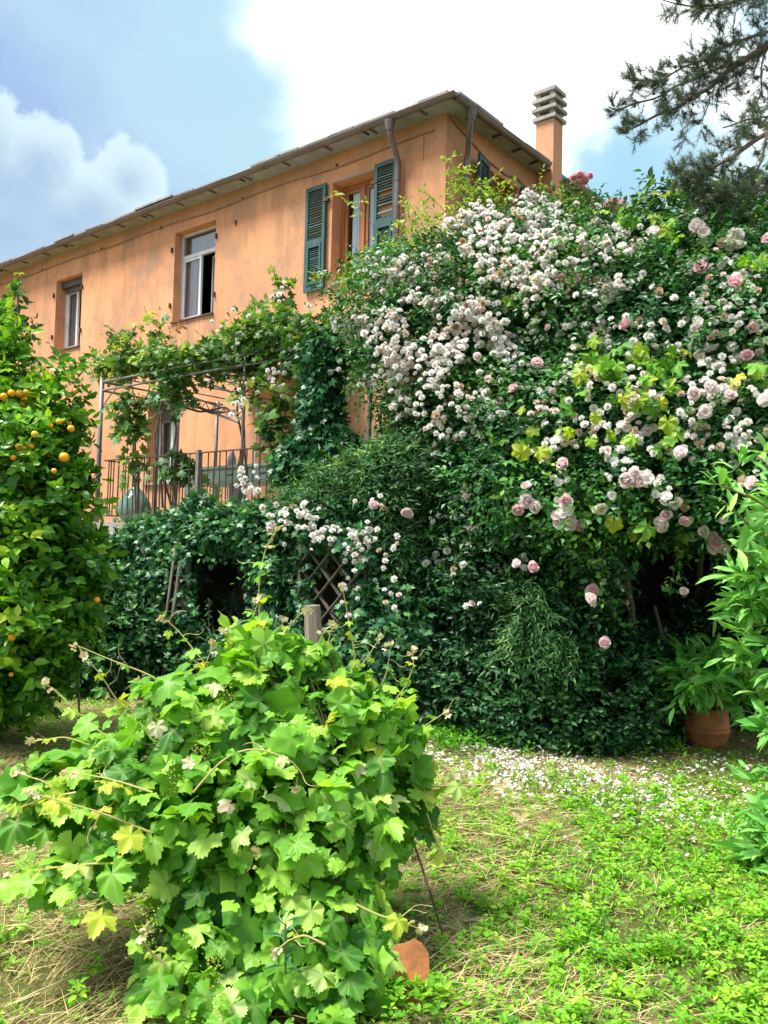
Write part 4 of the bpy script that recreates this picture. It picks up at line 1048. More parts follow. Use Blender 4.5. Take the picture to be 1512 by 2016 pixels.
merge('foliage', [twig_leaves(Pu, Nu, 9, L_LANCE, .075, .24, up=1.1, droop=.3, tbase=rng.uniform(.4, 1, len(Pu))), twig_leaves(Pq, Nq, 6, L_OVATE, .05, .15, up=.2, droop=.3, tbase=np.clip(rng.normal(size=len(Pq)) * .2 + .35, 0, 1)), twig_leaves(P, N, 7, L_LANCE, .085, .18, up=.5, droop=.3, face=.4, tbase=np.clip(rng.normal(size=len(P)) * .18 + .5, 0, 1))], M['fine_leaf'], shb)
# bamboo-like tufts within the hedge
nan = thing('nandina_shrub', 'loose feathery green shrub pushing out of the hedge front', 'shrub', at(1040, 1440, 7.4))
P, N = Blobs([(1040, 1210, 7.15, .25, .2, .28), (1090, 1260, 7.1, .2, .2, .2), (1010, 1270, 7.2, .2, .2, .2)]).sample(230, .2, 1.5, rough=.6)
merge('foliage', [twig_leaves(P, N, 8, L_LANCE, .07, .17, up=.2, droop=.7, tbase=rng.uniform(.3, .85, len(P)))], M['fine_leaf'], nan)
# stems behind the hollow
trk = thing('rose_trunk', None, None, (2.9, 8.6, 0)); COL.objects.unlink(trk); bpy.data.objects.remove(trk)
for (x, y, Y, x2, y2, Y2, r) in ((1250, 1430, 8.3, 1200, 950, 8.0, .05), (1330, 1430, 9.0, 1390, 900, 8.6, .045), (1180, 1430, 8.1, 1120, 950, 8.1, .04)):
    a_ = at(x, y, Y); a_[2] = -.05; b_ = at(x2, y2, Y2)
    MB().tube([a_, (a_ + b_) / 2 + np.array([.08, 0, 0]), b_], [r, r * .8, r * .55], 8).build('trunk', M['bark'], pnk)
for (x, y, Y, x2, y2, Y2, r) in ((1000, 1400, 8.9, 980, 700, 8.9, .06), (900, 1400, 9.2, 880, 650, 9.0, .05)):
    a_ = at(x, y, Y); a_[2] = -.05; b_ = at(x2, y2, Y2)
    MB().tube([a_, (a_ + b_) / 2 + np.array([.08, 0, 0]), b_], [r, r * .8, r * .55], 8).build('trunk', M['bark'], ram)
# backing thicket behind the hollow: flat dark leaf tint put in as shade
bkr = thing('shade_dark_thicket', 'deep thicket, its leaves darkened as shade, behind the dark hollow under the pink roses', 'thicket', (4, 10.2, 0))
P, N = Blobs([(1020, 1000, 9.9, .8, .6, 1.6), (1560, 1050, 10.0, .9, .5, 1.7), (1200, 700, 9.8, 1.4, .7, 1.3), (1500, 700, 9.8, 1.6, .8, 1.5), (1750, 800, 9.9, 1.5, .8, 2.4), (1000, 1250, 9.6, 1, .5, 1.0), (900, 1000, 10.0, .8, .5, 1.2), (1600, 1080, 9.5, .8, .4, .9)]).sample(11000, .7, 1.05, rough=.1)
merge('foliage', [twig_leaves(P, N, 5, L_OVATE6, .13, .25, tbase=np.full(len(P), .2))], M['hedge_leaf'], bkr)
sd_b = plain('hollow_shade_backing', (.03, .03, .02)); backing = MB().box(1.6, 9, 10.55, 10.9, -.1, 3.9).build('dark_backing', sd_b, bkr)  # added dark box; its near-black colour stands in for shade in the hollow

# ---- blooms
MESH_POM = [mesh_leaf('rose_bloom', p_, M['bloom_obj'], False) for p_ in POMPON]
MESH_PINK = [mesh_leaf('rose_bloom', p_, M['pink_obj'], False) for p_ in ROSE]
MESH_OPEN = [mesh_leaf('rose_bloom', p_, M['bloom_obj'], False) for p_ in ROSE_OPEN]
MESH_DEEP = [mesh_leaf('rose_bloom', p_, M['deep_pink'], False) for p_ in ROSE[:2]]
# zones of the picture crowded with small flowers: x, y, half-widths, clusters
zones = [(930, 445, 45, 30, 12), (1000, 430, 55, 32, 16), (1075, 440, 50, 38, 14), (1000, 480, 60, 25, 14), (1120, 480, 55, 30, 14), (1050, 495, 40, 20, 8), (1190, 490, 45, 30, 9), (1210, 440, 40, 20, 5), (1240, 500, 30, 20, 5), (840, 520, 50, 35, 7), (790, 550, 55, 28, 16), (760, 575, 40, 30, 10), (850, 590, 35, 35, 9), (800, 640, 40, 25, 6),
         (955, 590, 30, 50, 12), (940, 650, 40, 22, 14), (900, 655, 35, 15, 6), (870, 655, 20, 12, 3), (985, 665, 22, 30, 5), (1000, 680, 20, 30, 6), (790, 690, 35, 25, 12), (770, 720, 35, 35, 12), (850, 715, 45, 18, 10), (900, 715, 25, 18, 5), (820, 770, 40, 30, 9), (800, 810, 35, 22, 9), (840, 830, 25, 15, 3), (775, 655, 30, 25, 5), (700, 660, 38, 22, 9), (720, 625, 25, 15, 4),
         (1075, 560, 45, 35, 10), (1010, 545, 40, 20, 4), (940, 520, 40, 25, 5), (1105, 530, 30, 15, 4), (1180, 600, 30, 35, 9), (1235, 640, 30, 15, 4), (1170, 640, 20, 15, 3), (1150, 545, 30, 15, 3), (1250, 560, 15, 25, 2), (860, 560, 25, 20, 3), (900, 460, 30, 25, 4), (680, 635, 12, 14, 2)]
pts = []; 
def cluster(x, y, B, n, spread=.085, off=.05):
    c_, nn = B.front(x, y)
    if c_ is None: c_ = at(x, y, 9.0); nn = np.array([0, -1, .2])
    c_ = c_ + nn * off
    for _ in range(n):
        q = c_ + np.random.default_rng(int(rng.integers(1e9))).normal(size=3) * spread * np.array([1, .6, .8])
        pts.append((q, unit(nn * .6 + .5 * unit(EYE - q) + UP * .45 + rng.normal(size=3) * .4)))
for zx, zy, zw, zh, zn in zones:
    for _ in range(int(zn * .60)): cluster(zx + rng.uniform(-zw, zw), zy + rng.uniform(-zh, zh), RB, int(rng.integers(6, 15)), .062, .07)
for (x, y, n_) in ((535, 1025, 5), (560, 1030, 12), (600, 1022, 12), (635, 1045, 16), (660, 1050, 8), (705, 1060, 16), (720, 1075, 10), (680, 1088, 4), (690, 1150, 5), (760, 1090, 6), (770, 1150, 3), (785, 1175, 2), (650, 855, 7), (630, 870, 5), (660, 905, 6), (485, 965, 10), (490, 790, 10), (478, 812, 6), (500, 950, 5), (535, 745, 12), (550, 760, 8), (440, 650, 6), (452, 690, 7), (465, 672, 6), (545, 590, 5), (560, 570, 3), (500, 745, 4), (610, 630, 3), (520, 620, 3), (590, 660, 4), (480, 640, 6), (665, 740, 5), (650, 690, 4), (770, 1220, 2), (690, 1210, 2), (690, 1185, 3), (740, 990, 4), (748, 1150, 2)):
    Bq = SB if y > 850 else PV
    c_, nn = Bq.front(x, y)
    if y > 940: c_, nn = at(x, y, TY(x, y, 3.45)), unit(np.array([0, -1, .3])); n_ = int(n_ * 1.3)
    if c_ is None:
        c_ = at(x, y, TY(x, y, 2.6)); nn = unit(np.array([0, -1, .2]))
    for _ in range(n_):
        q = c_ + nn * .05 + rng.normal(size=3) * .075
        pts.append((q, unit(nn + rng.normal(size=3) * .5 + np.array([0, -.4, .2]))))
# scattered small ones lower down
for _ in range(150):
    x, y = rng.uniform(960, 1512), rng.uniform(520, 960)
    cluster(x, y, RR if x > 1080 else RB, int(rng.integers(1, 6)), .06, .08)
for _ in range(34):
    x, y = rng.uniform(830, 1150), rng.uniform(680, 900)
    cluster(x, y, RB if x < 1050 else RR, int(rng.integers(3, 9)), .06, .09)
for _ in range(30):
    x, y = rng.uniform(740, 1060), rng.uniform(840, 1130)
    cluster(x, y, HB, int(rng.integers(2, 6)), .05, .08)
for (x, y, n_) in ((800, 875, 3), (825, 905, 4), (930, 875, 4), (930, 985, 7), (945, 880, 3), (1095, 780, 3), (1070, 820, 3), (1020, 775, 3), (1000, 830, 2), (1040, 560, 8), (1270, 830, 3), (1240, 795, 7), (1260, 800, 5), (1375, 545, 6), (1450, 570, 5), (1480, 635, 3), (1420, 660, 4), (1395, 770, 8), (1420, 780, 7), (1360, 790, 5), (1385, 815, 5), (1460, 790, 5), (1480, 700, 3), (1300, 790, 4), (1350, 830, 3), (1390, 870, 3), (1215, 900, 4), (850, 1105, 6), (855, 1115, 4), (800, 1000, 3), (920, 1045, 4), (945, 1048, 2), (945, 1175, 3), (975, 985, 3), (1015, 1115, 3), (1050, 1115, 4), (1180, 1160, 3), (1290, 1075, 3), (1315, 1163, 3), (1220, 1155, 4), (905, 850, 3), (1170, 715, 5), (1180, 750, 4)):
    Bq = RB if y < 800 and x < 1150 else (RR if x > 980 else HB)
    if x < 980 and y > 850: Bq = HB
    cluster(x, y, Bq, n_, .055)
QP = np.array([p_[0] for p_ in pts]); QN = np.array([p_[1] for p_ in pts])
S = .022 + .028 * rng.beta(2.2, 1.8, len(QP))
B = basis(unit(np.cross(QN, rng.normal(size=QN.shape))), QN)
vis = visible_first(QP, S, 11, 300)
for k, i_ in enumerate(vis): place('rose_bloom', MESH_POM[k % 3], ram, QP[i_], B[i_], S[i_])
rest = np.setdiff1d(np.arange(len(QP)), vis)
merge('rose_blooms', [bake(POMPON_LOW, QP[rest], B[rest], S[rest], np.clip(rng.beta(1.2, 1.7, len(rest)), 0, 1))], M['bloom'], ram)
# faded brown heads
P = np.array([RB.front(x, y)[0] if RB.front(x, y)[0] is not None else at(x, y, 8.8) for x, y in zip(rng.uniform(780, 1250, 90), rng.uniform(420, 840, 90))])
P = P.repeat(6, 0) + rng.normal(size=(540, 3)) * .05; N = unit(EYE - P + rng.normal(size=P.shape) * 3)
merge('faded_blooms', [bake(POMPON_LOW, P, basis(unit(np.cross(N, rng.normal(size=N.shape))), N), rng.uniform(.014, .024, len(P)), rng.uniform(.75, 1, len(P)))], M['bloom'], ram)
# single large pale pink roses
big = [(1045, 985, .055), (1030, 1000, .045), (1062, 995, .045), (1045, 962, .042), (1112, 1000, .06), (1122, 1025, .055), (1105, 1020, .05), (1140, 1025, .042), (1115, 985, .05), (1098, 1008, .04), (1060, 730, .048), (1083, 700, .05), (1018, 775, .038), (940, 712, .036), (1107, 866, .048), (1110, 924, .046), (1092, 893, .042), (1235, 945, .055), (1255, 950, .045), (1270, 942, .05), (1248, 935, .045), (1303, 1015, .062),
       (1318, 1002, .04), (1350, 1010, .035), (1190, 990, .045), (1183, 992, .035), (1403, 1070, .05), (1412, 1060, .05), (1395, 1062, .045), (1430, 1065, .045), (1375, 1045, .04), (1385, 1030, .04), (1175, 1155, .05), (1162, 1180, .04), (1155, 1175, .03), (1185, 1265, .042), (1045, 1118, .04), (1015, 1112, .035), (800, 1000, .045), (805, 1005, .035), (745, 990, .04), (920, 975, .045), (918, 990, .045), (930, 1045, .035), (1320, 975, .04),
       (1240, 645, .045), (1330, 905, .05), (1290, 790, .045), (1245, 795, .05), (1385, 430, .055), (1395, 420, .055), (1388, 445, .04), (1335, 435, .055), (1370, 462, .065), (1382, 470, .05), (1448, 475, .065), (1440, 488, .05), (1455, 492, .05), (1292, 472, .055), (1415, 490, .045), (1375, 545, .06), (1450, 570, .055), (1470, 700, .045), (1395, 775, .05), (1385, 815, .045), (1430, 790, .045), (1365, 785, .045), (1505, 800, .05), (1480, 965, .05), (1465, 960, .04), (1500, 1040, .06), (1490, 1020, .05), (1510, 480, .05), (1250, 700, .04), (1370, 640, .04), (1480, 650, .04), (1340, 1165, .03), (1150, 760, .035), (1020, 700, .035), (1375, 700, .035), (1115, 560, .05), (1090, 565, .045), (1070, 555, .05), (1088, 550, .045)]
for k, (x, y, r) in enumerate(big):
    Bq = RR if x > 980 else (RB if y < 850 else (HB if x > 830 else SB))
    c_, nn = Bq.front(x, y)
    if c_ is None: c_, nn = at(x, y, 6.75 if y > 900 and x > 980 else 8.0), np.array([0, -1, .1])
    q = c_ + nn * .07 + unit(EYE - c_) * .10; nq = unit(nn * .4 + unit(EYE - q) + UP * .4 + rng.normal(size=3) * .35)
    b_ = basis(unit(np.cross(nq, rng.normal(size=3)))[None], nq[None])[0]
    place('rose_bloom', (MESH_OPEN[k % 3] if k % 5 == 4 else MESH_PINK[k % 4]), pnk, q, b_, r * 1.22)
for k in range(95):       # more of them, whiter, sparsely over the bush
    x, y = rng.uniform(1060, 1512), rng.uniform(440, 1020)
    c_, nn = RR.front(x, y)
    if c_ is None: continue
    q = c_ + nn * .05; nq = unit(nn + .5 * unit(EYE - q) + rng.normal(size=3) * .5)
    place('rose_bloom', MESH_OPEN[k % 3], pnk, q, basis(unit(np.cross(nq, rng.normal(size=3)))[None], nq[None])[0], rng.uniform(.03, .05))
# deep pink heads against the sky
for (x, y, Y, stem_) in ((1145, 348, 8.6, ((1150, 350), (1165, 380), (1160, 440))), (1212, 402, 8.5, ((1212, 410), (1208, 440), (1190, 480)))):
    cane(stem_, Y, .005, M['stem'], pnk)
    for dx, dy, r in ((-16, 2, .05), (-4, -4, .055), (8, 6, .055), (16, -2, .045), (2, 10, .045), (-8, 12, .035)):
        q = at(x + dx * .9, y + dy, Y); nq = unit(EYE - q + rng.normal(size=3) * 3)
        place('rose_bloom', MESH_DEEP[abs(dx) % 2], pnk, q, basis(unit(np.cross(nq, rng.normal(size=3)))[None], nq[None])[0], r)

# ---- grapevine shoots running through the roses (light leaves)
ML = [mesh_leaf('leaf', g_, M['vine_leaf_obj'], True, g_[2]) for g_ in GRAPE]
MY = [mesh_leaf('leaf', g_, M['yellow_leaf_obj'], True, g_[2]) for g_ in GRAPE[:3]]
MP = [mesh_leaf('leaf', g_, M['pale_leaf_obj'], True, g_[2]) for g_ in GRAPE[3:6]]
gv = thing('wild_grapevine', 'young bright green grapevine shoots running through the rose bush', 'vine', (2.6, 7.8, 0))
def nice_leaf(parent, me, q, size, fw=None, hang=.55):
    t_ = unit(rng.normal(size=3) * .7 + np.array([0, -.25, -hang])); n_ = unit(UP * .75 + .6 * unit(EYE - q) + rng.normal(size=3) * .4)
    return place('leaf', me, parent, q, basis(t_[None], n_[None])[0], size)
for (x, y, n_, sp_) in ((1150, 745, 7, 28), (1200, 760, 12, 34), (1270, 740, 10, 30), (1290, 770, 9, 26), (1250, 800, 6, 24), (1330, 700, 4, 16), (1110, 840, 4, 22), (1065, 905, 6, 16), (1010, 905, 4, 18), (1160, 855, 3, 20), (1230, 855, 4, 26), (1000, 605, 2, 10), (1260, 1005, 4, 20), (1310, 880, 5, 24), (1320, 480, 5, 26), (1240, 440, 6, 22), (1450, 760, 4, 30), (1200, 700, 4, 24), (1490, 540, 4, 26), (1130, 800, 3, 20)):
    for _ in range(n_):
        xx, yy = x + rng.normal() * sp_, y + rng.normal() * sp_ * .6
        c_, nn = RR.front(xx, yy)
        if c_ is None: c_, nn = at(xx, yy, 7.8), np.array([0, -1., 0])
        nice_leaf(gv, (MY if rng.random() < .3 else ML)[int(rng.integers(3))], c_ + nn * rng.uniform(.08, .2), rng.uniform(.10, .17))
for pl_ in ([(1400, 880), (1330, 800), (1250, 760), (1160, 745)], [(1300, 830), (1220, 770), (1150, 860), (1060, 905)], [(1150, 700), (1180, 740), (1230, 760)]): cane(pl_, 7.0, .006, M['vinestem'], gv)

# ================================================================== foreground grapevine
gvn = thing('grapevine', 'big bright green grapevine bush in front, tendrils and shoots over the grass', 'vine', (-.25, 3.6, 0))
VB = Blobs([(500, 1285, 3.9, .16, .18, .13), (600, 1300, 3.95, .14, .18, .10), (500, 1440, 3.8, .38, .36, .25), (650, 1410, 3.9, .32, .35, .21), (540, 1320, 3.9, .22, .22, .18), (755, 1470, 4.0, .17, .26, .20), (340, 1480, 3.7, .27, .3, .19), (210, 1510, 3.65, .15, .2, .10), (540, 1640, 3.6, .40, .36, .32), (690, 1590, 3.75, .23, .3, .30), (380, 1620, 3.5, .24, .28, .22),
            (470, 1820, 3.35, .28, .28, .24), (610, 1840, 3.35, .26, .28, .24), (400, 1940, 3.2, .18, .2, .14), (670, 1900, 3.25, .14, .2, .14), (510, 2000, 3.05, .32, .22, .12), (380, 1380, 3.75, .18, .22, .12), (120, 1590, 3.5, .13, .18, .06), (70, 1530, 3.5, .10, .15, .05), (110, 1720, 3.25, .12, .15, .05), (250, 1640, 3.4, .14, .2, .12), (800, 1560, 3.95, .12, .2, .15)])
def vine_leaves(P, N, size, lo=.5):
    n = len(P)
    out = P - np.array([-.2, 3.7, .7]); out[:, 2] *= .5
    T = unit(unit(out) * .6 + rng.normal(size=(n, 3)) * .5 + np.array([0, 0, -.30]))
    Nn = unit(UP * 1.0 + N * .30 + np.array([0, -.30, 0]) + rng.normal(size=(n, 3)) * .40)
    return P, basis(T, Nn), size * rng.uniform(lo, 1.2, n)
P, N = VB.sample(1250, .80, 1.28, 9.0, back=.45, rough=.34)
P1, B1, S1 = vine_leaves(P, N, .138, .30)
P, N = VB.sample(750, .45, .84, 9.0, keep=0)
P2_, B2_, S2_ = vine_leaves(P, N, .155, .7)
vis = visible_first(P1, S1, 30, 262)
pet = []
shoots_P = []
for k, i_ in enumerate(vis):
    hz = proj(P1[i_]); topm = hz[1] < 1420 + 120 * math.sin(hz[0] * .01)
    r0 = rng.random()
    me = ML[k % 8]
    if topm and r0 < .10: me = MY[k % 3]
    elif r0 > .965: me = MP[k % 3]; S1[i_] *= .5
    place('leaf', me, gvn, P1[i_], B1[i_], S1[i_])
rest = np.setdiff1d(np.arange(len(P1)), vis)
parts = []
veins = []
for k in range(3):
    for PP, BB, SS, tl, th in ((P1[rest], B1[rest], S1[rest], .15, .8), (P2_, B2_, S2_, .0, .4)):
        sel = np.arange(len(PP)) % 3 == k
        parts.append(bake(GRAPE_LOW[k], PP[sel], BB[sel], SS[sel], rng.uniform(tl, th, sel.sum())))
merge('leaves', parts, M['vine_leaf'], gvn, smooth=True)
P, N = VB.sample(1100, .4, 1.02, keep=0)
anchor = P * .75 + np.array([-.1, 3.7, .55]) * .25
k_ = P[:, 2] > .75
merge('shoots', [sticks(anchor[k_], P[k_], .0035)], M['stem'], gvn)
for k in range(9):       # woody arms from the ground
    a_ = np.array([-.25 + random.uniform(-.12, .12), 3.7 + random.uniform(-.1, .1), -.03]); c_ = VB.C[k % len(VB.C)]
    q = [(1 - s_) ** 2 * a_ + 2 * s_ * (1 - s_) * (a_ + np.array([0, 0, .7])) + s_ * s_ * c_ for s_ in np.linspace(0, 1, 9)]
    MB().tube(q, np.linspace(.022, .008, 9), 7).build('stem', M['bark'], gvn)
def shoot(pl_, Y, Y2=None, r=.0045, leaves=5, size=.10, tip=True, curl=True, mesh=None):
    """a long young shoot with small leaves, a pale felted tip and forked tendrils"""
    Y2 = Y if Y2 is None else Y2; m_ = len(pl_)
    q = np.array([at(x, y, Y + (Y2 - Y) * i_ / (m_ - 1)) for i_, (x, y) in enumerate(pl_)]); ts = np.linspace(0, m_ - 1, 18)
    qq = np.stack([np.interp(ts, range(m_), q[:, c_]) for c_ in range(3)], 1)
    for _ in range(2): qq[1:-1] = (qq[:-2] + 2 * qq[1:-1] + qq[2:]) / 4
    MB().tube(qq, np.linspace(r, r * .4, 18), 6).build('stem', M['vinestem'], gvn)
    for k in range(leaves):
        s_ = (k + .8) / leaves; i_ = min(17, int(s_ * 17)); sz = size * (1.15 - .85 * s_)
        q_ = qq[i_] + rng.normal(size=3) * .012
        sd_ = unit(np.cross(qq[i_] - qq[max(0, i_ - 1)] + 1e-5, UP)) * (1 if k % 2 else -1)
        pq = q_ + sd_ * sz * .35 + np.array([0, 0, -.01])
        me_ = (MP if s_ > .8 else (MY if rng.random() < .45 else ML))[int(rng.integers(3))] if mesh is None else mesh[int(rng.integers(3))]
        t_ = unit(sd_ + rng.normal(size=3) * .3 + np.array([0, 0, -.25])); n_ = unit(UP + np.array([0, -.5, 0]) + rng.normal(size=3) * .35)
        place('leaf', me_, gvn, pq, basis(t_[None], n_[None])[0], sz)
    if tip:
        for _ in range(4): place('leaf', MP[int(rng.integers(3))], gvn, qq[-1] + rng.normal(size=3) * .008, basis(unit(rng.normal(size=3) + (qq[-1] - qq[-4]) * 20)[None], unit(rng.normal(size=3))[None])[0], rng.uniform(.02, .04))
    if curl:
        for _ in range(2):
            i_ = int(rng.integers(6, 16)); d0 = unit(rng.normal(size=3) * np.array([1, .5, .6]) + UP * .3)
            L_ = rng.uniform(.06, .13); e1 = unit(np.cross(d0, rng.normal(size=3)))
            c_ = [qq[i_] + d0 * L_ * s_ + (e1 * math.sin(s_ * 5) + np.cross(e1, d0) * (1 - math.cos(s_ * 5))) * .018 * s_ * s_ * 1.6 for s_ in np.linspace(0, 1, 14)]
            MB().tube(c_, np.linspace(.0018, .0008, 14), 4).build('tendril', M['vinestem'], gvn)
for pl_, Y, n_, sz in ([[(520, 1330), (512, 1240), (508, 1160), (520, 1085), (545, 1040)], 3.9, 8, .12], [[(470, 1310), (480, 1250), (500, 1210), (510, 1180)], 3.9, 5, .10], [[(440, 1350), (390, 1290), (350, 1240), (320, 1215)], 3.8, 6, .10], [[(400, 1400), (300, 1330), (220, 1300), (150, 1270)], 3.7, 6, .10],
                       [[(300, 1450), (230, 1380), (200, 1330), (165, 1290)], 3.7, 5, .10], [[(250, 1480), (170, 1420), (120, 1370), (90, 1345)], 3.6, 5, .10], [[(650, 1330), (640, 1290), (650, 1250), (655, 1230)], 3.95, 4, .09], [[(700, 1350), (700, 1300), (690, 1240), (675, 1160)], 4.0, 6, .085], [[(760, 1400), (800, 1350), (815, 1310), (812, 1280)], 4.0, 5, .10], [[(560, 1340), (570, 1290), (560, 1240), (600, 1200)], 3.9, 5, .09],
                       [[(380, 1560), (440, 1490), (500, 1470), (560, 1490), (590, 1510), (580, 1560)], 3.25, 6, .09], [[(780, 1520), (850, 1550), (920, 1545), (990, 1545)], 3.9, 6, .16], [[(150, 1560), (90, 1570), (40, 1590), (5, 1600)], 3.3, 4, .12], [[(300, 1640), (200, 1600), (130, 1580), (60, 1560)], 3.2, 5, .12], [[(260, 1700), (180, 1700), (90, 1710), (20, 1730)], 3.15, 6, .16],
                       [[(700, 1780), (740, 1800), (790, 1815), (830, 1830)], 2.95, 3, .13], [[(640, 1860), (600, 1840), (570, 1850), (545, 1870)], 2.9, 3, .07], [[(300, 1560), (240, 1540), (200, 1530), (130, 1520)], 3.2, 5, .12], [[(330, 1900), (300, 1880), (280, 1850), (290, 1830)], 3.0, 4, .12],
[[(470, 1340), (460, 1290), (440, 1245)], 3.80, 4, 0.09],
[[(590, 1330), (620, 1280), (640, 1240)], 3.90, 4, 0.08],
[[(730, 1390), (760, 1330), (770, 1270)], 4.00, 4, 0.09],
[[(800, 1450), (850, 1420), (880, 1400)], 4.00, 4, 0.11],
[[(350, 1430), (320, 1370), (270, 1340)], 3.70, 4, 0.10],
[[(210, 1480), (130, 1450), (60, 1460)], 3.60, 4, 0.10],
[[(150, 1600), (90, 1540), (30, 1520)], 3.30, 4, 0.14],
[[(820, 1520), (860, 1500), (895, 1530)], 3.95, 3, 0.12],
[[(250, 1760), (170, 1790), (100, 1800)], 3.10, 4, 0.14],
[[(540, 1330), (530, 1270), (560, 1220)], 3.90, 4, 0.08],
[[(420, 1380), (400, 1320), (420, 1270)], 3.80, 4, 0.10],
[[(680, 1350), (720, 1300), (745, 1260)], 4.00, 4, 0.08],
[[(280, 1450), (260, 1400), (210, 1370)], 3.70, 4, 0.09],
[[(840, 1600), (860, 1660), (880, 1690)], 3.80, 3, 0.12]):
    shoot(pl_, Y, None, .0045, n_, sz)
# clusters of tiny unripe flower buds
cl = []
for (x, y, Y) in ((395, 1480, 3.4), (300, 1420, 3.5), (420, 1900, 2.9), (430, 1980, 2.85), (745, 1690, 3.5), (110, 1560, 3.3), (445, 1370, 3.6), (290, 1830, 3.0), (200, 1500, 3.4), (340, 1540, 3.3)):
    c_ = at(x, y, Y); n_ = 90; q = c_ + rng.normal(size=(n_, 3)) * np.array([.02, .02, .035]); nn = unit(rng.normal(size=(n_, 3)))
    cl.append(bake(L_TINY, q, basis(nn, np.roll(nn, 1, 1)), np.full(n_, .011), np.full(n_, .95)))
merge('flower_buds', cl, M['bright_leaf'], gvn)
# dark cane on its right side
cn = MB().tube([at(775, 1570, 4.0), at(815, 1660, 3.8), at(845, 1750, 3.6), gnd(872, 1840)], [.006, .006, .005, .005], 6).build('garden_cane', M['bark']); tag(cn, 'thin dark cane stuck in the grass at the vine\'s right side', 'cane')
# five-fingered dark weed inside the vine
wd = thing('spurge_plant', 'dark green plant with long pointed leaves in a star under the vine', 'plant', at(565, 1960, 3.1))
for k in range(14):
    a_ = k * 2.4; el = .55 - .03 * k
    c_ = at(562, 1815, 3.02); t_ = np.array([math.cos(a_) * math.cos(el), math.sin(a_) * math.cos(el), math.sin(el) * .6])
    if k == 0: LME = mesh_leaf('leaf', (L_LANCE[0] * np.array([1.3, 1, 1]), L_LANCE[1]), leaf_mat('dark_pointed_leaf', [(0, (.02, .10, .04)), (1, (.05, .20, .07))], .4, .2, obj=True))
    place('leaf', LME, wd, c_ + np.array([0, 0, -.012 * k]), basis(t_[None], unit(UP + t_ * .1)[None])[0], .085)
MB().tube([at(562, 1815, 3.02) * 1.0, at(562, 1960, 3.06)], .004, 5).build('stem', M['stem'], wd)

# ================================================================== orange tree
ot = thing('orange_tree', 'leafy orange tree at the left edge with ripe oranges', 'tree', gnd(40, 1400) * np.array([1, 1, 0]))
OB = Blobs([(-40, 740, 7.3, .25, .3, .36), (10, 790, 7.2, .19, .3, .30), (120, 800, 7.1, .12, .18, .26), (90, 870, 7.0, .22, .3, .22), (10, 930, 7.0, .40, .45, .4), (105, 960, 6.9, .24, .3, .32), (45, 1060, 6.9, .42, .45, .42), (110, 1130, 6.9, .24, .3, .3), (115, 1200, 6.9, .24, .3, .28), (40, 1220, 6.9, .44, .45, .42), (-60, 1150, 7.2, .6, .6, .9), (30, 1330, 7.0, .35, .4, .28), (-80, 900, 7.3, .5, .5, .8), (-40, 1330, 7.2, .5, .5, .35), (5, 660, 7.3, .08, .12, .18), (-30, 640, 7.4, .12, .12, .2)])
P, N = OB.sample(3500, .55, 1.22, 12.0, rough=.42, back=.35)
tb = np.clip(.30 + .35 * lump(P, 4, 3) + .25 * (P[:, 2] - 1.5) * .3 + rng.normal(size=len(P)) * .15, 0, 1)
parts = [twig_leaves(P, N, 6, L_OVATE6, .098, .16, up=.45, droop=.2, face=.35, tbase=tb, spread=.9)]
P, N = OB.sample(1300, .2, .65, 12.0, keep=0)
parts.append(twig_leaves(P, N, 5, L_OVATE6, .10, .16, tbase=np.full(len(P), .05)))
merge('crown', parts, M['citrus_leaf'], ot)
b0 = world_loc(ot)
MB().tube([b0 + np.array([-.25, 0, -.05]), b0 + np.array([-.25, -.3, .5]), at(0, 1150, 7.1), at(30, 950, 7.1), at(0, 720, 7.3)], [.075, .065, .05, .035, .012], 9).build('trunk', M['bark'], ot)
for (x, y) in ((110, 780), (130, 950), (60, 850), (150, 1180), (-60, 900)):
    MB().tube([at(0, 1180, 7.1), (at(0, 1150, 7.1) + at(x, y, 7.0)) / 2 + np.array([.05, 0, 0]), at(x, y, 7.0)], [.03, .02, .008], 7).build('branch', M['bark'], ot)
oz = np.linspace(-1, 1, 11); om = MB(); om.lathe((0, 0, 0), [(math.sqrt(max(0, 1 - z_ * z_)) * .99, z_ * .95) for z_ in oz], 18)
ome = mesh_np('orange', np.array(om.V), [om.F4], M['peel'], smooth=True)
cal = mesh_np('calyx', np.array([(.0, 0, .96), (.22, 0, .93), (.07, .07, .95), (0, .22, .93), (-.07, .07, .95), (-.22, 0, .93), (-.07, -.07, .95), (0, -.22, .93), (.07, -.07, .95)]), [[(0, k, k % 8 + 1) for k in range(1, 9)]], M['stem'])
for (x, y, r) in ((15, 776, 8), (28, 777, 9), (40, 776, 9), (36, 788, 8), (3, 782, 8), (31, 797, 8), (145, 846, 8), (71, 858, 8), (108, 839, 6), (127, 829, 6), (49, 876, 9), (58, 876, 8), (66, 875, 6), (120, 909, 11), (104, 932, 6), (22, 905, 6), (153, 772, 5), (196, 1180, 7), (25, 1250, 8), (22, 1330, 5), (95, 845, 5), (140, 812, 4)):
    c_, nn = OB.front(x, y)
    if c_ is None: c_, nn = at(x, y, 6.9), np.array([0, -1., 0])
    q = c_ + nn * .06 + unit(EYE - c_) * .09; rr = r * .82 / F_PX * np.linalg.norm(q - EYE) * 1.05
    rr = min(rr, .05)
    o = put('orange', ome, ot, q - b0); o.scale = (rr, rr, rr); o.rotation_euler = (rng.uniform(-.4, .4), rng.uniform(-.4, .4), rng.uniform(0, 6))
    c2 = put('calyx', cal, o)
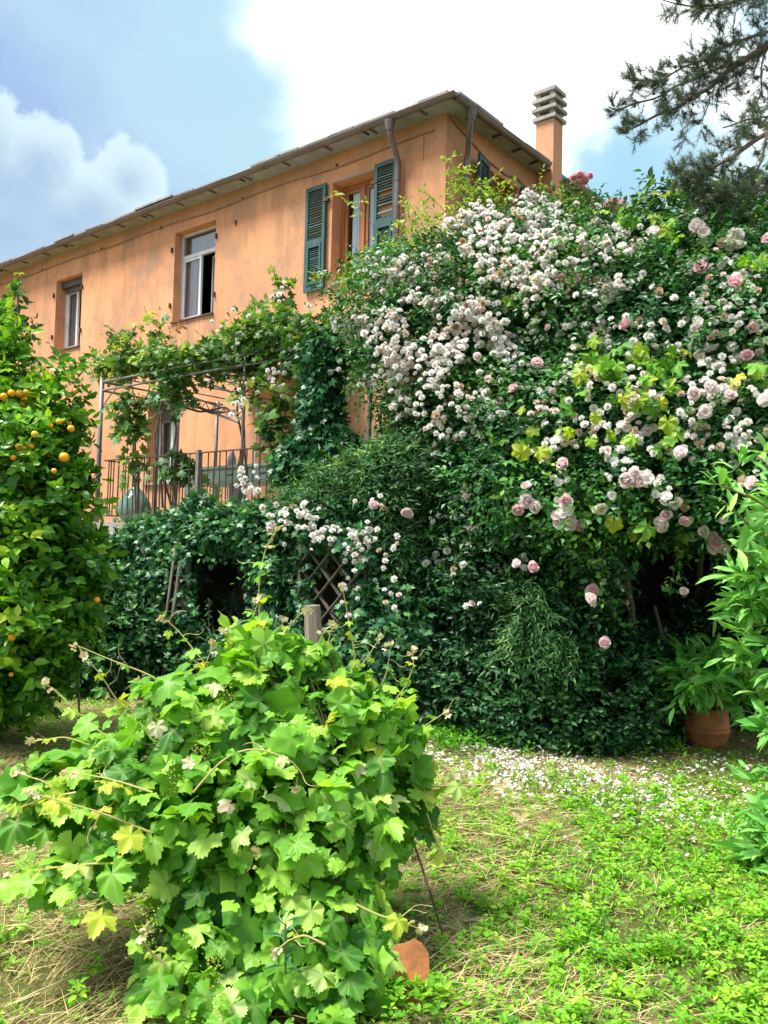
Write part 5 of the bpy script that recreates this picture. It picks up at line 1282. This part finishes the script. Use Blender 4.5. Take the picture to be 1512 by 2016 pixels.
# tall rose-like shoot above it
ts_ = thing('tall_shoot', 'tall leafy stem with a faded yellow flower rising above the orange tree', 'plant', at(30, 1300, 7.9) * np.array([1, 1, 0]))
MB().tube([world_loc(ts_), at(25, 900, 7.8), at(30, 700, 7.7), at(38, 548, 7.7)], [.02, .014, .009, .005], 6).build('stem', M['stem'], ts_)
P = np.concatenate([np.array([at(32 + rng.normal() * 8, y, 7.7) for y in rng.uniform(555, 700, 30)]), np.array([at(32 + rng.normal() * 22, y, 7.7) for y in rng.uniform(620, 720, 30)])])
merge('foliage', [twig_leaves(P, unit(rng.normal(size=P.shape)), 4, L_OVATE6, .085, .14, up=.1, droop=.4, tbase=rng.uniform(.1, .7, len(P)))], M['perg_leaf'], ts_)
for dx in (-6, 5): 
    q = at(38 + dx, 541, 7.7); place('flower_head', mesh_leaf('flower_head', POMPON[0], M['yellow_leaf_obj'], False), ts_, q, basis(np.array([[1., 0, 0]]), np.array([[0, -.7, .7]]))[0], .03)
# shoot from behind the tree towards the demijohn
ys = thing('lemon_shoot', 'yellow green lemon sprig poking out right of the orange tree', 'plant', at(170, 1100, 7.6) * np.array([1, 1, 0]))
MB().tube([world_loc(ys), at(150, 1080, 7.5), at(175, 1010, 7.5), at(212, 985, 7.5)], [.01, .008, .006, .003], 6).build('stem', M['stem'], ys)
P = np.array([at(x, y, 7.5) for x, y in ((175, 1005), (190, 998), (205, 990), (212, 985), (200, 1000), (180, 1020), (160, 1050), (165, 1030), (150, 1065))])
merge('foliage', [twig_leaves(P, unit(rng.normal(size=P.shape) + np.array([.4, -.4, 0])), 3, L_OVATE6, .085, .08, tbase=rng.uniform(.4, 1, len(P)))], M['bright_leaf'], ys)
# shady shrub between orange tree and terrace
sh2 = thing('shade_shrub', 'dark leafy shrub in shade between orange tree and lattice', 'shrub', at(230, 1340, 9.6) * np.array([1, 1, 0]))
P, N = Blobs([(200, 1200, 9.9, .35, .3, .45), (250, 1260, 9.6, .45, .3, .4), (320, 1270, 9.8, .35, .3, .35), (190, 1310, 9.4, .4, .3, .25)]).sample(1900, .6, 1.1, rough=.3)
merge('foliage', [twig_leaves(P, N, 5, L_OVATE6, .09, .18, up=.3, tbase=rng.uniform(.1, .8, len(P)))], M['hedge_leaf'], sh2)

# ================================================================== spiky plants below the terrace
def tuft(name, label, x, y, Y, n, ln, wd_, parent_group=None, upb=.8, mat='greyblade'):
    b_ = at(x, y, Y)
    th = thing(name, label, 'plant', b_)
    T = unit(rng.normal(size=(n, 3)) * np.array([1, 1, .5]) + UP * upb)
    bl = tmpl([(-.5, 0, 0), (.5, 0, 0), (-.42, .5, .06), (.42, .5, .06), (0, 1, -.12)], [(0, 1, 3), (0, 3, 2), (2, 3, 4)])
    S_ = np.stack([np.full(n, wd_), ln * rng.uniform(.6, 1.1, n), ln * rng.uniform(.5, 1.5, n)], 1)
    merge('foliage', [bake(bl, np.repeat(b_[None], n, 0) + rng.normal(size=(n, 3)) * .03, basis(T, unit(UP + T * .01 + rng.normal(size=(n, 3)) * .2)), S_, rng.random(n))], M[mat], th)
    return th, b_
th, b_ = tuft('spiky_plant', 'grey green spiky plant in the dark opening, highest of the three', 455, 1200, 10.3, 60, .36, .018)
MB().tube([np.array([b_[0], b_[1], 0]), b_], .02, 6).build('stem', M['stem'], th)
tuft('spiky_plant', 'grey green spiky plant low beside the flower spike', 430, 1290, 9.6, 90, .42, .016)
tuft('spiky_plant', 'grey green spiky plant between flower spike and vine top', 480, 1280, 9.4, 80, .38, .016)
sp_ = thing('flower_spike', 'thin greyish flower spike standing before the dark opening', 'plant', at(411, 1280, 9.7))
MB().tube([at(411, 1290, 9.7), at(411, 1185, 9.7)], [.006, .004], 5).build('stem', M['stem'], sp_)
P = np.array([at(411 + rng.normal() * 3, y, 9.7) for y in rng.uniform(1180, 1240, 60)])
merge('flowers', [bake(L_TINY, P, basis(unit(rng.normal(size=P.shape)), unit(rng.normal(size=P.shape))), np.full(60, .035), rng.random(60))], M['greyblade'], sp_)

# ================================================================== pot and laurels
pot_c = gnd(1405, 1480) + np.array([0, .18, 0]); pot_c[2] = 0.01
pot = thing('terracotta_pot', 'round terracotta pot with raised bands holding a laurel bush', 'pot', pot_c)
prof = [(.0, .0), (.125, .0), (.15, .02), (.178, .08), (.190, .130), (.197, .136), (.197, .15), (.190, .156), (.190, .162), (.197, .168), (.197, .182), (.192, .188), (.190, .24), (.178, .285), (.172, .295), (.186, .300), (.188, .325), (.178, .330), (.165, .325), (.16, .27)]
MB().lathe(pot_c, prof, 40).build('body', M['terracotta'], pot, smooth=True)
MB().lathe(pot_c, [(.16, .285), (.08, .30), (0, .29)], 20).build('soil', M['soil'], pot)
MLA = [mesh_leaf('leaf', tmpl([(0, 0, 0), (-.09, .2, .03), (.09, .2, .03), (0, .22, 0), (-.135, .5, .03 + c_), (.135, .5, .03 + c_), (0, .52, c_ * .8), (-.09, .8, .0), (.09, .8, .0), (0, .8, -.03), (0, 1, -.14 - c_)],
       [(0, 3, 1), (0, 2, 3), (1, 3, 6), (1, 6, 4), (3, 2, 5), (3, 5, 6), (4, 6, 9), (4, 9, 7), (6, 5, 8), (6, 8, 9), (7, 9, 10), (9, 8, 10)]), M['laurel_leaf_obj'], True) for c_ in (.02, -.02, .06)]
LAUR = (np.array([(0, 0, 0), (-.11, .3, .03), (.11, .3, .03), (-.12, .65, .02), (.12, .65, .02), (0, .45, 0), (0, 1, -.14)]), L_OVATE6[1])
def laurel(name, label, cat, rows, base, nobj, nbak, size, whorl=9):
    th = thing(name, label, cat, base)
    Bq = Blobs(rows); P, N = Bq.sample(nobj, .8, 1.1, 3.3, back=.1, rough=.25)
    P = np.array(P)
    cnt = 0
    for p_, n_ in zip(P, N):
        ax = unit(n_ * .8 + UP * .55 + rng.normal(size=3) * .3)
        e1 = unit(np.cross(ax, rng.normal(size=3))); e2 = np.cross(ax, e1)
        MB().tube([p_ - ax * .16, p_], [.006, .004], 5).build('twig', M['stem'], th)
        for k in range(whorl):
            a_ = k * 2.4 + rng.uniform(-.3, .3); op = .35 + .75 * (1 - k / whorl) + rng.uniform(-.1, .15)
            t_ = unit(ax * math.cos(op) + (e1 * math.cos(a_) + e2 * math.sin(a_)) * math.sin(op) + np.array([0, 0, -.08]))
            nn = unit(ax + UP * .4 + rng.normal(size=3) * .15)
            s_ = size * (.55 + .5 * (1 - k / whorl)) * rng.uniform(.85, 1.15)
            place('leaf', MLA[int(rng.integers(3))], th, p_ - ax * .09 * (1 - k / whorl), basis(t_[None], nn[None])[0], s_); cnt += 1
    P, N = Bq.sample(nbak, .35, .85, 3.3, keep=0)
    merge('foliage', [twig_leaves(P, N, 6, LAUR, size, .16, up=.4, tbase=rng.uniform(0, .35, len(P)))], M['laurel_leaf'], th)
    for _ in range(6):
        c_ = Bq.C[_ % len(Bq.C)]; b_ = np.array(base, float)
        MB().tube([b_, (b_ + c_) / 2 + np.array([0, 0, .1]), c_], [.016, .012, .006], 6).build('stem', M['stem'], th)
    return th
lp = laurel('potted_laurel', 'small light green laurel bush growing in the terracotta pot', 'shrub', [(1385, 1335, 7.2, .24, .22, .14), (1350, 1340, 7.1, .14, .16, .08), (1435, 1350, 7.3, .18, .2, .14), (1390, 1300, 7.3, .15, .15, .08)], pot_c + np.array([0, 0, .3]), 22, 70, .19)
laurel('laurel_bush', 'tall light green laurel bush cut off by the right edge', 'shrub', [(1535, 1280, 5.6, .24, .3, .30), (1530, 1130, 5.6, .28, .3, .33), (1550, 1430, 5.5, .12, .2, .10), (1560, 1000, 5.6, .22, .2, .2), (1640, 1300, 5.8, .5, .4, .6), (1600, 960, 5.7, .25, .3, .2), (1500, 1200, 5.6, .12, .2, .2)], (2.95, 5.9, 0), 46, 200, .165)
laurel('laurel_sapling', 'low laurel sapling at the right edge near the fallen petals', 'shrub', [(1520, 1580, 4.7, .12, .15, .2), (1560, 1680, 4.6, .2, .2, .2)], (2.25, 4.75, 0), 9, 30, .16)
# shoots of the laurel reaching left in front of the roses
for pl_, Y in (([(1530, 1010), (1480, 980), (1430, 960), (1390, 945)], 5.4), ([(1540, 1150), (1500, 1110), (1460, 1085), (1440, 1070)], 5.4), ([(1540, 900), (1500, 890), (1470, 900), (1440, 930)], 5.5), ([(1540, 1070), (1490, 1050), (1450, 1010), (1430, 990)], 5.5)):
    ths = bpy.data.objects['laurel_bush']
    q = np.array([at(x, y, Y) for x, y in pl_]); MB().tube(q, [.008, .007, .005, .003], 6).build('twig', M['stem'], ths)
    for k in range(16):
        s_ = rng.uniform(.15, 1); i_ = min(2, int(s_ * 3)); p_ = q[i_] + (q[i_ + 1] - q[i_]) * (s_ * 3 - i_)
        t_ = unit((q[-1] - q[0]) * .6 + rng.normal(size=3) * .7 + UP * .1); nn = unit(UP + np.array([0, -.5, 0]) + rng.normal(size=3) * .3)
        place('leaf', MLA[k % 3], ths, p_, basis(t_[None], nn[None])[0], rng.uniform(.10, .19))

# ================================================================== pine
pt = thing('pine_tree', 'pine with dark needles and small cones reaching in from the upper right', 'tree', (6.6, 10.5, 0))
MB().tube([(6.6, 10.5, -.1), (6.65, 10.5, 3), (6.5, 10.4, 6.5), (6.6, 10.3, 10), (6.5, 10.3, 13)], [.24, .21, .17, .12, .05], 12).build('trunk', M['pinebark'], pt, smooth=True)
br = [([(1900, -60), (1700, 10), (1512, 87), (1472, 112), (1423, 151), (1388, 177), (1356, 200), (1299, 227), (1244, 250), (1215, 262)], .045), ([(1472, 112), (1454, 121), (1410, 136), (1363, 156), (1324, 176), (1274, 198), (1224, 215), (1195, 212)], .024),
      ([(1900, -90), (1600, 40), (1512, 62), (1448, 82), (1408, 103), (1368, 124), (1319, 149), (1267, 164), (1245, 155)], .022), ([(1800, -150), (1600, -40), (1482, -6), (1420, 10), (1373, 14), (1304, 0)], .025), ([(1900, 60), (1650, 190), (1512, 263), (1448, 303), (1398, 335), (1350, 345), (1325, 338)], .03),
      ([(1900, 120), (1650, 300), (1512, 372), (1443, 394), (1400, 385), (1370, 375)], .028), ([(1512, 263), (1492, 327), (1470, 360), (1448, 377)], .012), ([(1700, 10), (1600, 110), (1540, 190), (1500, 240), (1470, 250)], .02), ([(1512, 87), (1500, 130), (1499, 180), (1480, 220)], .012),
      ([(1423, 151), (1400, 140), (1390, 110), (1405, 85)], .008), ([(1356, 200), (1358, 225), (1350, 250), (1340, 262)], .007), ([(1448, 82), (1440, 50), (1450, 25), (1470, 5)], .008), ([(1388, 177), (1395, 195), (1392, 225), (1375, 240)], .007), ([(1650, 190), (1560, 220), (1480, 235), (1420, 250)], .015)]
tw = []; nd = []; cones = []
def needles(q, d_, n=46, ln=.062):
    T = unit(d_ * .75 + rng.normal(size=(n, 3)) * .62)
    base = q - d_ * rng.uniform(0, .11, n)[:, None]
    bl = tmpl([(-.026, 0, 0), (.026, 0, 0), (0, 1, 0)], [(0, 1, 2)])
    nd.append(bake(bl, base, basis(T, unit(rng.normal(size=(n, 3)))), ln * rng.uniform(.7, 1.15, n), rng.random(n)))
for bi, (pl_, r) in enumerate(br):
    Yb = 7.3 if bi in (4, 5, 6, 13) else 9.2 + .3 * math.sin(bi * 1.7)
    q = np.array([at(x, y, Yb + max(0, (x - 1512)) * (.008 if Yb < 8 else .003)) for x, y in pl_]); m_ = len(q); ts = np.linspace(0, m_ - 1, 30)
    qq = np.stack([np.interp(ts, range(m_), q[:, c_]) for c_ in range(3)], 1)
    for _ in range(2): qq[1:-1] = (qq[:-2] + 2 * qq[1:-1] + qq[2:]) / 4
    qq += np.stack([np.sin(ts * 2.7 + bi), np.cos(ts * 3.1), np.sin(ts * 3.7)], 1) * .012
    MB().tube(qq, np.linspace(r, .006, 30), 7).build('branch', M['pinebark'], pt, smooth=True)
    L_ = np.linalg.norm(np.diff(q, axis=0), axis=1).sum()
    vis_frac = .25 if r > .02 else .0
    for k in range(int(L_ * (9 if Yb < 8 else 16))):
        s_ = rng.uniform(vis_frac, 1); i_ = int(s_ * 28); p0 = qq[i_]
        tdir = unit(qq[i_ + 1] - qq[i_])
        sd_ = unit(tdir * .7 + rng.normal(size=3) * np.array([.8, .8, .8]) + UP * rng.choice([.25, -.1]))
        ln = (.8 if Yb < 8 else 1) * rng.uniform(.16, .42) * (1.15 - .5 * s_)
        pm = p0 + sd_ * ln * .5; d2 = unit(sd_ + UP * .35 + rng.normal(size=3) * .2); p1 = pm + d2 * ln * .5
        tw.append((p0, pm)); tw.append((pm, p1))
        needles(p1, d2); needles((pm + p1) / 2, d2, 40)
        for _ in range(3):
            d3 = unit(d2 + rng.normal(size=3) * .8); p2 = pm + d3 * ln * rng.uniform(.3, .55); tw.append((pm, p2)); needles(p2, d3, 56)
        if rng.random() < .28: cones.append(pm + rng.normal(size=3) * .015)
A = np.array([a_ for a_, _ in tw]); Bq_ = np.array([b_ for _, b_ in tw])
merge('twigs', [sticks(A, Bq_, .0035)], M['pinebark'], pt)
merge('needles', nd, M['needles'], pt)
cm = MB().lathe((0, 0, 0), [(0, -1.1), (.55, -.9), (.9, -.35), (.82, .25), (.5, .8), (0, 1.1)], 9)
cme = mesh_np('pine_cone', np.array(cm.V), [cm.F4], M['cone'])
for c_ in cones[:150]:
    o = put('pine_cone', cme, pt, c_ - world_loc(pt)); s_ = rng.uniform(.016, .026); o.scale = (s_, s_, s_ * 1.2); o.rotation_euler = rng.uniform(0, 6, 3)
print('pine ok')

# ================================================================== ground cover
def scatter_ground(n, x0, x1, y0, y1):
    x = rng.uniform(x0, x1, n); y = y0 + (y1 - y0) * rng.random(n) ** 1.25
    return np.stack([x, y, gz(x, y) - .02], 1)
def fern(P):   # how green the ground is at P: right and near = lush, left = straw
    q = proj(P)
    lush = np.clip((q[:, 0] - 820) / 420, 0, 1) * np.clip((q[:, 1] - 1480) / 220, 0, 1)
    g_ = .40 + .75 * lush + .33 * lump(P, 2.6, 5) + .22 * lump(P, 7, 1)
    return np.clip(g_, .05, 1)
def inview(P, m=60):
    q = proj(P); return (q[:, 0] > -m) & (q[:, 0] < 1512 + m) & (q[:, 1] < 2016 + 2 * m)
P = scatter_ground(60000, -4.5, 4.8, 2.6, 9.5); P = P[inview(P, 250)]; den = fern(P)
P = P[rng.random(len(P)) < den ** 1.4 * .8]
k = 6; n = len(P)
a_ = rng.uniform(0, 6.28, (n, 1)) + np.arange(k)[None] * 1.1 + rng.normal(size=(n, k)) * .3
el = rng.uniform(.1, .9, (n, k))
T = np.stack([np.cos(a_) * np.cos(el), np.sin(a_) * np.cos(el), np.sin(el)], -1)
hh = rng.uniform(.005, .05, (n, 1, 1)) * np.ones((n, k, 1))
PP = P[:, None] + T * .012 + UP * hh * rng.uniform(.3, 1.3, (n, k, 1))
N = unit(UP + rng.normal(size=(n, k, 3)) * .35 - T * .2)
S = np.repeat(.012 + .034 * rng.random(n) ** 2, k) * rng.uniform(.7, 1.2, n * k)
tint = np.clip(np.repeat(rng.uniform(.2, .8, n), k) + rng.normal(size=n * k) * .12, 0, 1)
weeds = [bake(L_OVATE, PP.reshape(-1, 3), basis(T.reshape(-1, 3), N.reshape(-1, 3)), S, tint)]
# taller weeds with bigger leaves
P = scatter_ground(2600, -3.5, 4, 2.6, 6.5); P = P[inview(P)]; den = fern(P); P = P[rng.random(len(P)) < den * .75]
n = len(P)
for lev in range(3):
    k = 5; a_ = rng.uniform(0, 6.28, (n, 1)) + np.arange(k)[None] * 1.26; el = rng.uniform(-.1, .6, (n, k))
    T = np.stack([np.cos(a_) * np.cos(el), np.sin(a_) * np.cos(el), np.sin(el)], -1)
    PP = P[:, None] + UP * (.03 + .03 * lev) + T * .008
    weeds.append(bake(L_OVATE6, PP.reshape(-1, 3), basis(T.reshape(-1, 3), unit(UP + rng.normal(size=(n * k, 3)) * .25)), rng.uniform(.03, .06, n * k) * (1 - .2 * lev), np.repeat(rng.uniform(.35, .95, n), k)))
P = np.array([gnd(x, y) for x, y in zip(rng.uniform(850, 1345, 700), 1462 + 14 * np.sin(np.arange(700) * .7) + rng.normal(size=700) * 10)]); P = P[P[:, 2] < .01]; k = 6; n = len(P)
a_ = rng.uniform(0, 6.28, (n, 1)) + np.arange(k)[None] * 1.1; el = rng.uniform(.1, 1.1, (n, k)); T = np.stack([np.cos(a_) * np.cos(el), np.sin(a_) * np.cos(el), np.sin(el)], -1)
PP = P[:, None] + T * .02 + UP * rng.uniform(.01, .12, (n, k, 1))
weeds.append(bake(L_OVATE6, PP.reshape(-1, 3), basis(T.reshape(-1, 3), unit(UP + rng.normal(size=(n * k, 3)) * .4)), rng.uniform(.02, .05, n * k), rng.uniform(.0, .5, n * k)))
wo = merge('weeds', weeds, M['weed_leaf'], None); 
# grass blades
P = scatter_ground(120000, -4.5, 4.8, 2.6, 9.5); P = P[inview(P)]; P = P[rng.random(len(P)) < np.clip(.75 + .6 * lump(P, 3.1, 7), .15, 1)]; n = len(P)
T = unit(rng.normal(size=(n, 3)) * np.array([.7, .7, .2]) + UP * .8)
bl = tmpl([(-.5, 0, 0), (.5, 0, 0), (-.3, .55, .05), (.3, .55, .05), (0, 1, -.12)], [(0, 1, 3), (0, 3, 2), (2, 3, 4)])
S = np.stack([rng.uniform(.0018, .0038, n), rng.uniform(.03, .10, n), rng.uniform(.03, .10, n)], 1)
go = merge('grass', [bake(bl, P, basis(T, unit(rng.normal(size=(n, 3)))), S, np.clip(rng.uniform(.1, .7, n) + .5 * (1 - fern(P)), 0, 1))], M['grass'], None)
# dry straw lying flat
P = scatter_ground(52000, -4.5, 4.8, 2.6, 9.5); P = P[inview(P)]; P = P[rng.random(len(P)) < np.clip(1.15 - fern(P), .05, 1)]; n = len(P)
clump = lump(P, 3.5, 9)
P = P[clump > -.3]; n = len(P)
ang = lump(P, 1.5, 4) * 3 + rng.normal(size=n) * .7
T = unit(np.stack([np.cos(ang), np.sin(ang), rng.uniform(-.05, .35, n)], 1))
P[:, 2] += rng.uniform(.003, .03, n)
S = np.stack([rng.uniform(.0018, .004, n), rng.uniform(.06, .26, n), rng.uniform(.05, .3, n)], 1)
so = merge('straw', [bake(bl, P, basis(T, unit(UP + rng.normal(size=(n, 3)) * .3)), S, rng.random(n))], M['straw'], None)
sx2 = []
for (x0, x1, y0, y1, n_, am) in ((820, 1100, 1570, 1720, 600, .1), (820, 1050, 1720, 1900, 500, .3), (0, 260, 1500, 1900, 900, .2), (20, 300, 1380, 1500, 500, 0), (850, 1300, 1900, 2010, 250, .4), (1000, 1500, 1600, 1900, 120, 1.)):
    xs_, ys_ = rng.uniform(x0, x1, n_), rng.uniform(y0, y1, n_)
    q = np.array([gnd(a_, b_) for a_, b_ in zip(xs_, ys_)]); q[:, 2] = gz(q[:, 0], q[:, 1]) + rng.uniform(-.01, .035, n_)
    an = am + rng.normal(size=n_) * .75; T = unit(np.stack([np.cos(an), np.sin(an), rng.normal(size=n_) * .12], 1))
    S = np.stack([rng.uniform(.002, .0045, n_), rng.uniform(.08, .34, n_), rng.uniform(.05, .3, n_)], 1)
    sx2.append(bake(bl, q, basis(T, unit(UP + rng.normal(size=(n_, 3)) * .3)), S, rng.uniform(.2, 1, n_)))
st2 = merge('straw', sx2, M['straw'], None); tag(st2, 'longer pale straw stalks strewn loosely on top of the grass', 'straw', kind='stuff')
# brown dead leaves
P = scatter_ground(7000, -4.5, 4.8, 2.6, 9.3); P = P[inview(P)]; n = len(P); P[:, 2] += rng.uniform(.002, .012, n)
T = unit(rng.normal(size=(n, 3)) * np.array([1, 1, .2]))
dl_ = merge('dead_leaves', [bake(L_OVATE, P, basis(T, unit(UP + rng.normal(size=(n, 3)) * .4)), rng.uniform(.015, .04, n), rng.random(n))], leaf_mat('dead_leaf_litter', [(0, (.10, .06, .03)), (.6, (.22, .13, .06)), (1, (.40, .26, .12))], .8, .1), None)
# fallen petals: a drift before the hedge
pz = []
def drift(x0, y0, x1, y1, n, sx_, sy_):
    s_ = rng.random(n); x = x0 + (x1 - x0) * s_ + rng.normal(size=n) * sx_; y = y0 + (y1 - y0) * s_ + rng.normal(size=n) * sy_
    for a_, b_ in zip(x, y):
        if b_ > 1425: pz.append(gnd(a_, b_))
drift(880, 1465, 1050, 1530, 1000, 44, 24); drift(1000, 1500, 1250, 1540, 1000, 60, 32); drift(1200, 1545, 1500, 1590, 1000, 60, 32); drift(900, 1480, 1500, 1560, 700, 60, 45); drift(1250, 1500, 1500, 1520, 200, 60, 25); drift(1150, 1560, 1450, 1640, 90, 60, 30); drift(900, 1500, 1512, 1800, 60, 120, 100)
PPz = np.array(pz); cl_ = lump(PPz, 9, 2) + .5 * lump(PPz, 20, 3); PPz = PPz[rng.random(len(PPz)) < np.clip(.55 + .9 * cl_, .05, 1)]
n = len(PPz); PPz[:, 2] = gz(PPz[:, 0], PPz[:, 1]) - .02 + rng.uniform(.008, .05, n)
ptm = tmpl([(-.35, 0, .12), (.35, 0, .12), (0, .45, 0), (-.5, .75, .16), (.5, .75, .16), (0, 1, .22)], [(0, 1, 2), (0, 2, 3), (2, 1, 4), (3, 2, 5), (2, 4, 5)])
T = unit(rng.normal(size=(n, 3)) * np.array([1, 1, .35]))
po = merge('petals', [bake(ptm, PPz, basis(T, unit(UP * .9 + np.array([0, -.2, 0]) + rng.normal(size=(n, 3)) * .35)), rng.uniform(.013, .030, n), np.clip(rng.beta(1.3, 2.0, n), 0, 1))], M['petal'], None)
for o, lb in ((wo, 'low green weeds and clover covering the ground'), (go, 'thin grass blades among the weeds'), (so, 'dry yellow straw lying on the ground left of the weeds'), (dl_, 'small brown dead leaves littering the ground'), (po, 'drift of fallen white rose petals before the hedge')):
    tag(o, lb, {'weeds': 'weeds', 'grass': 'grass', 'straw': 'straw', 'dead_leaves': 'leaf litter', 'petals': 'petals'}[o.name], kind='stuff')

# ---- terracotta shard leaning under the vine
tb_ = gnd(797, 1962); out = [(-.055, -.02), (-.072, .03), (-.074, .09), (-.068, .150), (-.045, .183), (-.012, .190), (.022, .204), (.050, .190), (.074, .155), (.078, .10), (.068, .045), (.03, -.02)]
V = []
for th_ in (0, .013):
    for x_, h_ in out + [(.0, .09)]:
        V.append(tb_ + np.array([x_ + .01, -.03 + h_ * .35 + th_ + 1.8 * x_ * x_, h_ * .93 - .005 - th_ * .3]))
m_ = len(out); Fs = []
for k in range(m_):
    k2 = (k + 1) % m_
    Fs += [(m_, k, k2), (2 * m_ + 1, m_ + 1 + k2, m_ + 1 + k), (k, m_ + 1 + k, m_ + 1 + k2, k2)]
P = np.array([gnd(x, y) for x, y in zip(rng.normal(800, 45, 60), rng.normal(1972, 16, 60))]); k = 6; n = len(P)
a_ = rng.uniform(0, 6.28, (n, 1)) + np.arange(k)[None] * 1.1; el = rng.uniform(.1, 1.0, (n, k))
T = np.stack([np.cos(a_) * np.cos(el), np.sin(a_) * np.cos(el), np.sin(el)], -1); PP = P[:, None] + T * .012 + UP * rng.uniform(.01, .06, (n, k, 1))
we = merge('weeds', [bake(L_OVATE6, PP.reshape(-1, 3), basis(T.reshape(-1, 3), unit(UP + rng.normal(size=(n * k, 3)) * .3)), rng.uniform(.02, .045, n * k), rng.uniform(.2, .9, n * k))], M['weed_leaf'], None); tag(we, 'small weeds growing round the terracotta shard', 'weeds', kind='stuff')
tl = MB().add(V, Fs).build('pot_shard', M['terracotta']); tag(tl, "broken terracotta shard leaning in the weeds at the vine's foot", 'shard')
print('tris', sum(len(o.data.polygons) for o in COL.objects if o.type == 'MESH'), 'objects', len(COL.objects))
